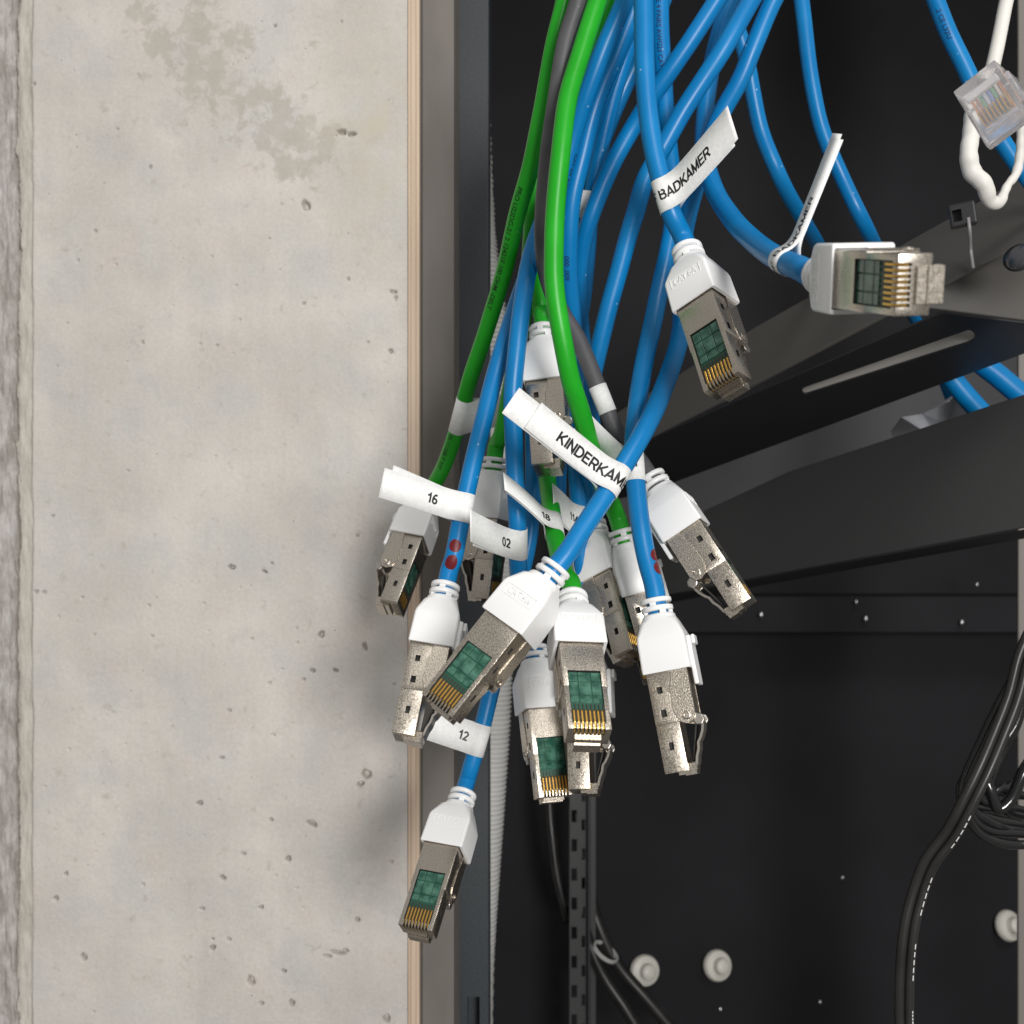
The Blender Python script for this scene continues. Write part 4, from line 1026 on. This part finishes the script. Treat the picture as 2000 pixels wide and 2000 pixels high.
# printed white dashes along the power lead
for (a, b_) in (((1893, 1590), (1860, 1655)), ((1826, 1712), (1804, 1790)), ((1788, 1840), (1782, 1910)), ((1780, 1968), (1780, 2000))):
    bm = bmesh.new(); d0, d1 = main.nearest(*a), main.nearest(*b_)
    n = 14; prev = None
    for k in range(n + 1):
        p, t, f, s = main.frame(d0 + (d1 - d0) * k / n)
        q = p - s * 0 ; side = -s if s.x < 0 else s
        vv = [bm.verts.new(p + side * (2.75 * MM) + f * (1.3 * MM) - po), bm.verts.new(p + side * (3.05 * MM) + f * (.9 * MM) - po)]
        if prev and k % 3: bm.faces.new((prev[0], prev[1], vv[1], vv[0]))
        prev = vv
    link('white_marking', bm_mesh(bm), M['paper'], pw)

# ------------------------------------------------------------------ thin white line with clear plug, and the loop behind
wl, wpath = cord('white_line', [(1985, -70, 300), (1966, 0, 300), (1956, 50, 299), (1947, 95, 298), (1936, 140, 297), (1926, 165, 296)], 1.75 * MM, 'white_cable', 'thin white telephone line hanging from the top right, ending in a clear plug', 'phone line')
for_off = Vector(wl.location)
st = at(1903, 163, .297); d = (at(1968, 268, .290) - st).normalized(); c_ = -st.normalized(); f = (c_ - d * c_.dot(d)).normalized(); n_ = (f + d.cross(f) * .15).normalized(); y = -n_; x = y.cross(d); n_ = d.cross(x)
y = d.cross(x)
Mx = Matrix(((x.x, y.x, d.x, 0), (x.y, y.y, d.y, 0), (x.z, y.z, d.z, 0), (0, 0, 0, 1))); Mx.translation = at(1913, 158, .297) - for_off
cp = mmprism([(-3.8, 0), (3.4, 0), (3.4, 4.5), (2.6, 5.5), (2.6, 15.5), (-1.2, 18.5), (-3.8, 18.5)], -5.8, 5.8, .35)
bodyp = link('clear_plug', cp, M['clear'], wl, Mx.copy())
shoulder = box_me((-6.9 * MM, -3.0 * MM, 4.2 * MM), (-5.6 * MM, 3.0 * MM, 10.5 * MM), .25 * MM); link('shoulder', shoulder, M['clear'], bodyp)
wc = [(.7, .3, .1), (.75, .7, .62), (.15, .4, .2), (.2, .3, .6), (.7, .7, .75), (.2, .45, .2), (.5, .3, .2), (.7, .35, .2)]
for k in range(8):
    xx = (k - 3.5) * 1.05
    link('gold_blade', box_me(((xx - .22) * MM, -3.3 * MM, 9.0 * MM), ((xx + .22) * MM, -.5 * MM, 12.8 * MM), .05 * MM), M['gold'], bodyp)
    wmt = mat('wire_insulation', wc[k], .5)
    link('wire', box_me(((xx - .38) * MM, -.6 * MM, 2.0 * MM), ((xx + .38) * MM, .4 * MM, 12.6 * MM), .1 * MM), wmt, bodyp)
link('strain_bar', box_me((-4.4 * MM, -2.5 * MM, 13.6 * MM), (4.4 * MM, -.8 * MM, 15.2 * MM), .2 * MM), M['clear'], bodyp)
link('strain_bar', box_me((-4.4 * MM, -3.3 * MM, 3.0 * MM), (4.4 * MM, -1.6 * MM, 5.0 * MM), .2 * MM), M['boot'], bodyp)
pth = Path([at(x_, y_, Y * MM) for x_, y_, Y in [(1905, 200, 330), (1897, 262, 330), (1892, 300, 330), (1899, 336, 331), (1922, 360, 330), (1934, 392, 332), (1950, 396, 333), (1968, 362, 336), (1984, 340, 338), (1992, 305, 338), (1994, 240, 336)]], 2.6 * MM, 14)
lp = link('white_line_loop', tube(pth, 16, Vector((0, 0, 0)), lambda L: (2.45 - 1.2 * min(1, max(0, (L - .026) / .010)) + .09 * math.sin(L * 420) + .07 * math.sin(L * 1630 + 1)) * MM), M['white_cable'])
tag(lp, 'crumpled loop of white line hanging behind the clear plug at the bracket', 'phone line')

# zip tie on the bracket
zt = empty('zip_tie', at(1880, 420, .425)); tag(zt, 'black zip tie with a square head looped over the rack bracket', 'zip tie')
zh = box_me((-3.5 * MM, -3 * MM, -3.2 * MM), (3.5 * MM, 3 * MM, 3.2 * MM), .6 * MM, 2)
zh = cut(zh, [mmb((-2.6, -6, -1.7), (-.2, 2, 1.5))], M['dark'])
zh.materials.clear(); zh.materials.append(M['tie'])
zo = link('tie_head', zh, None, zt); zo.scale = (1.3,) * 3; zo.rotation_euler = (math.radians(8), 0, math.radians(-22)); zo.rotation_euler.y = math.radians(-8)
sp = Path([at(1891, 425, .421) - zt.location, at(1894, 450, .421) - zt.location, at(1896, 490, .428) - zt.location, at(1901, 524, .424) - zt.location], .65 * MM); M['tie_light'] = mat('scuffed_nylon', (.25, .24, .24), .4)
link('tie_strap', tube(sp, 8), M['tie_light'], zt)

# translucent bag scrap and cable pieces seen through the gap under the bracket
bagm = mat('milky_plastic_film', (0.42, 0.43, 0.46), 0.4, 0, .5)
bag = me_from([at(x, y, Y) for x, y, Y in ((1740, 842, .62), (1760, 815, .60), (1800, 808, .63), (1850, 785, .60), (1868, 768, .62), (1880, 762, .60), (1895, 790, .62), (1905, 815, .60), (1850, 828, .63), (1800, 840, .61), (1750, 870, .63))] , [list(range(11))])
bm = bmesh.new(); bm.from_mesh(bag); bmesh.ops.triangulate(bm, faces=bm.faces); bmesh.ops.solidify(bm, geom=list(bm.faces), thickness=.0004); bm.to_mesh(bag); bm.free()
bo = link('plastic_film', bag, bagm); tag(bo, 'scrap of milky plastic film in the gap between the bracket and the shelf', 'plastic film')
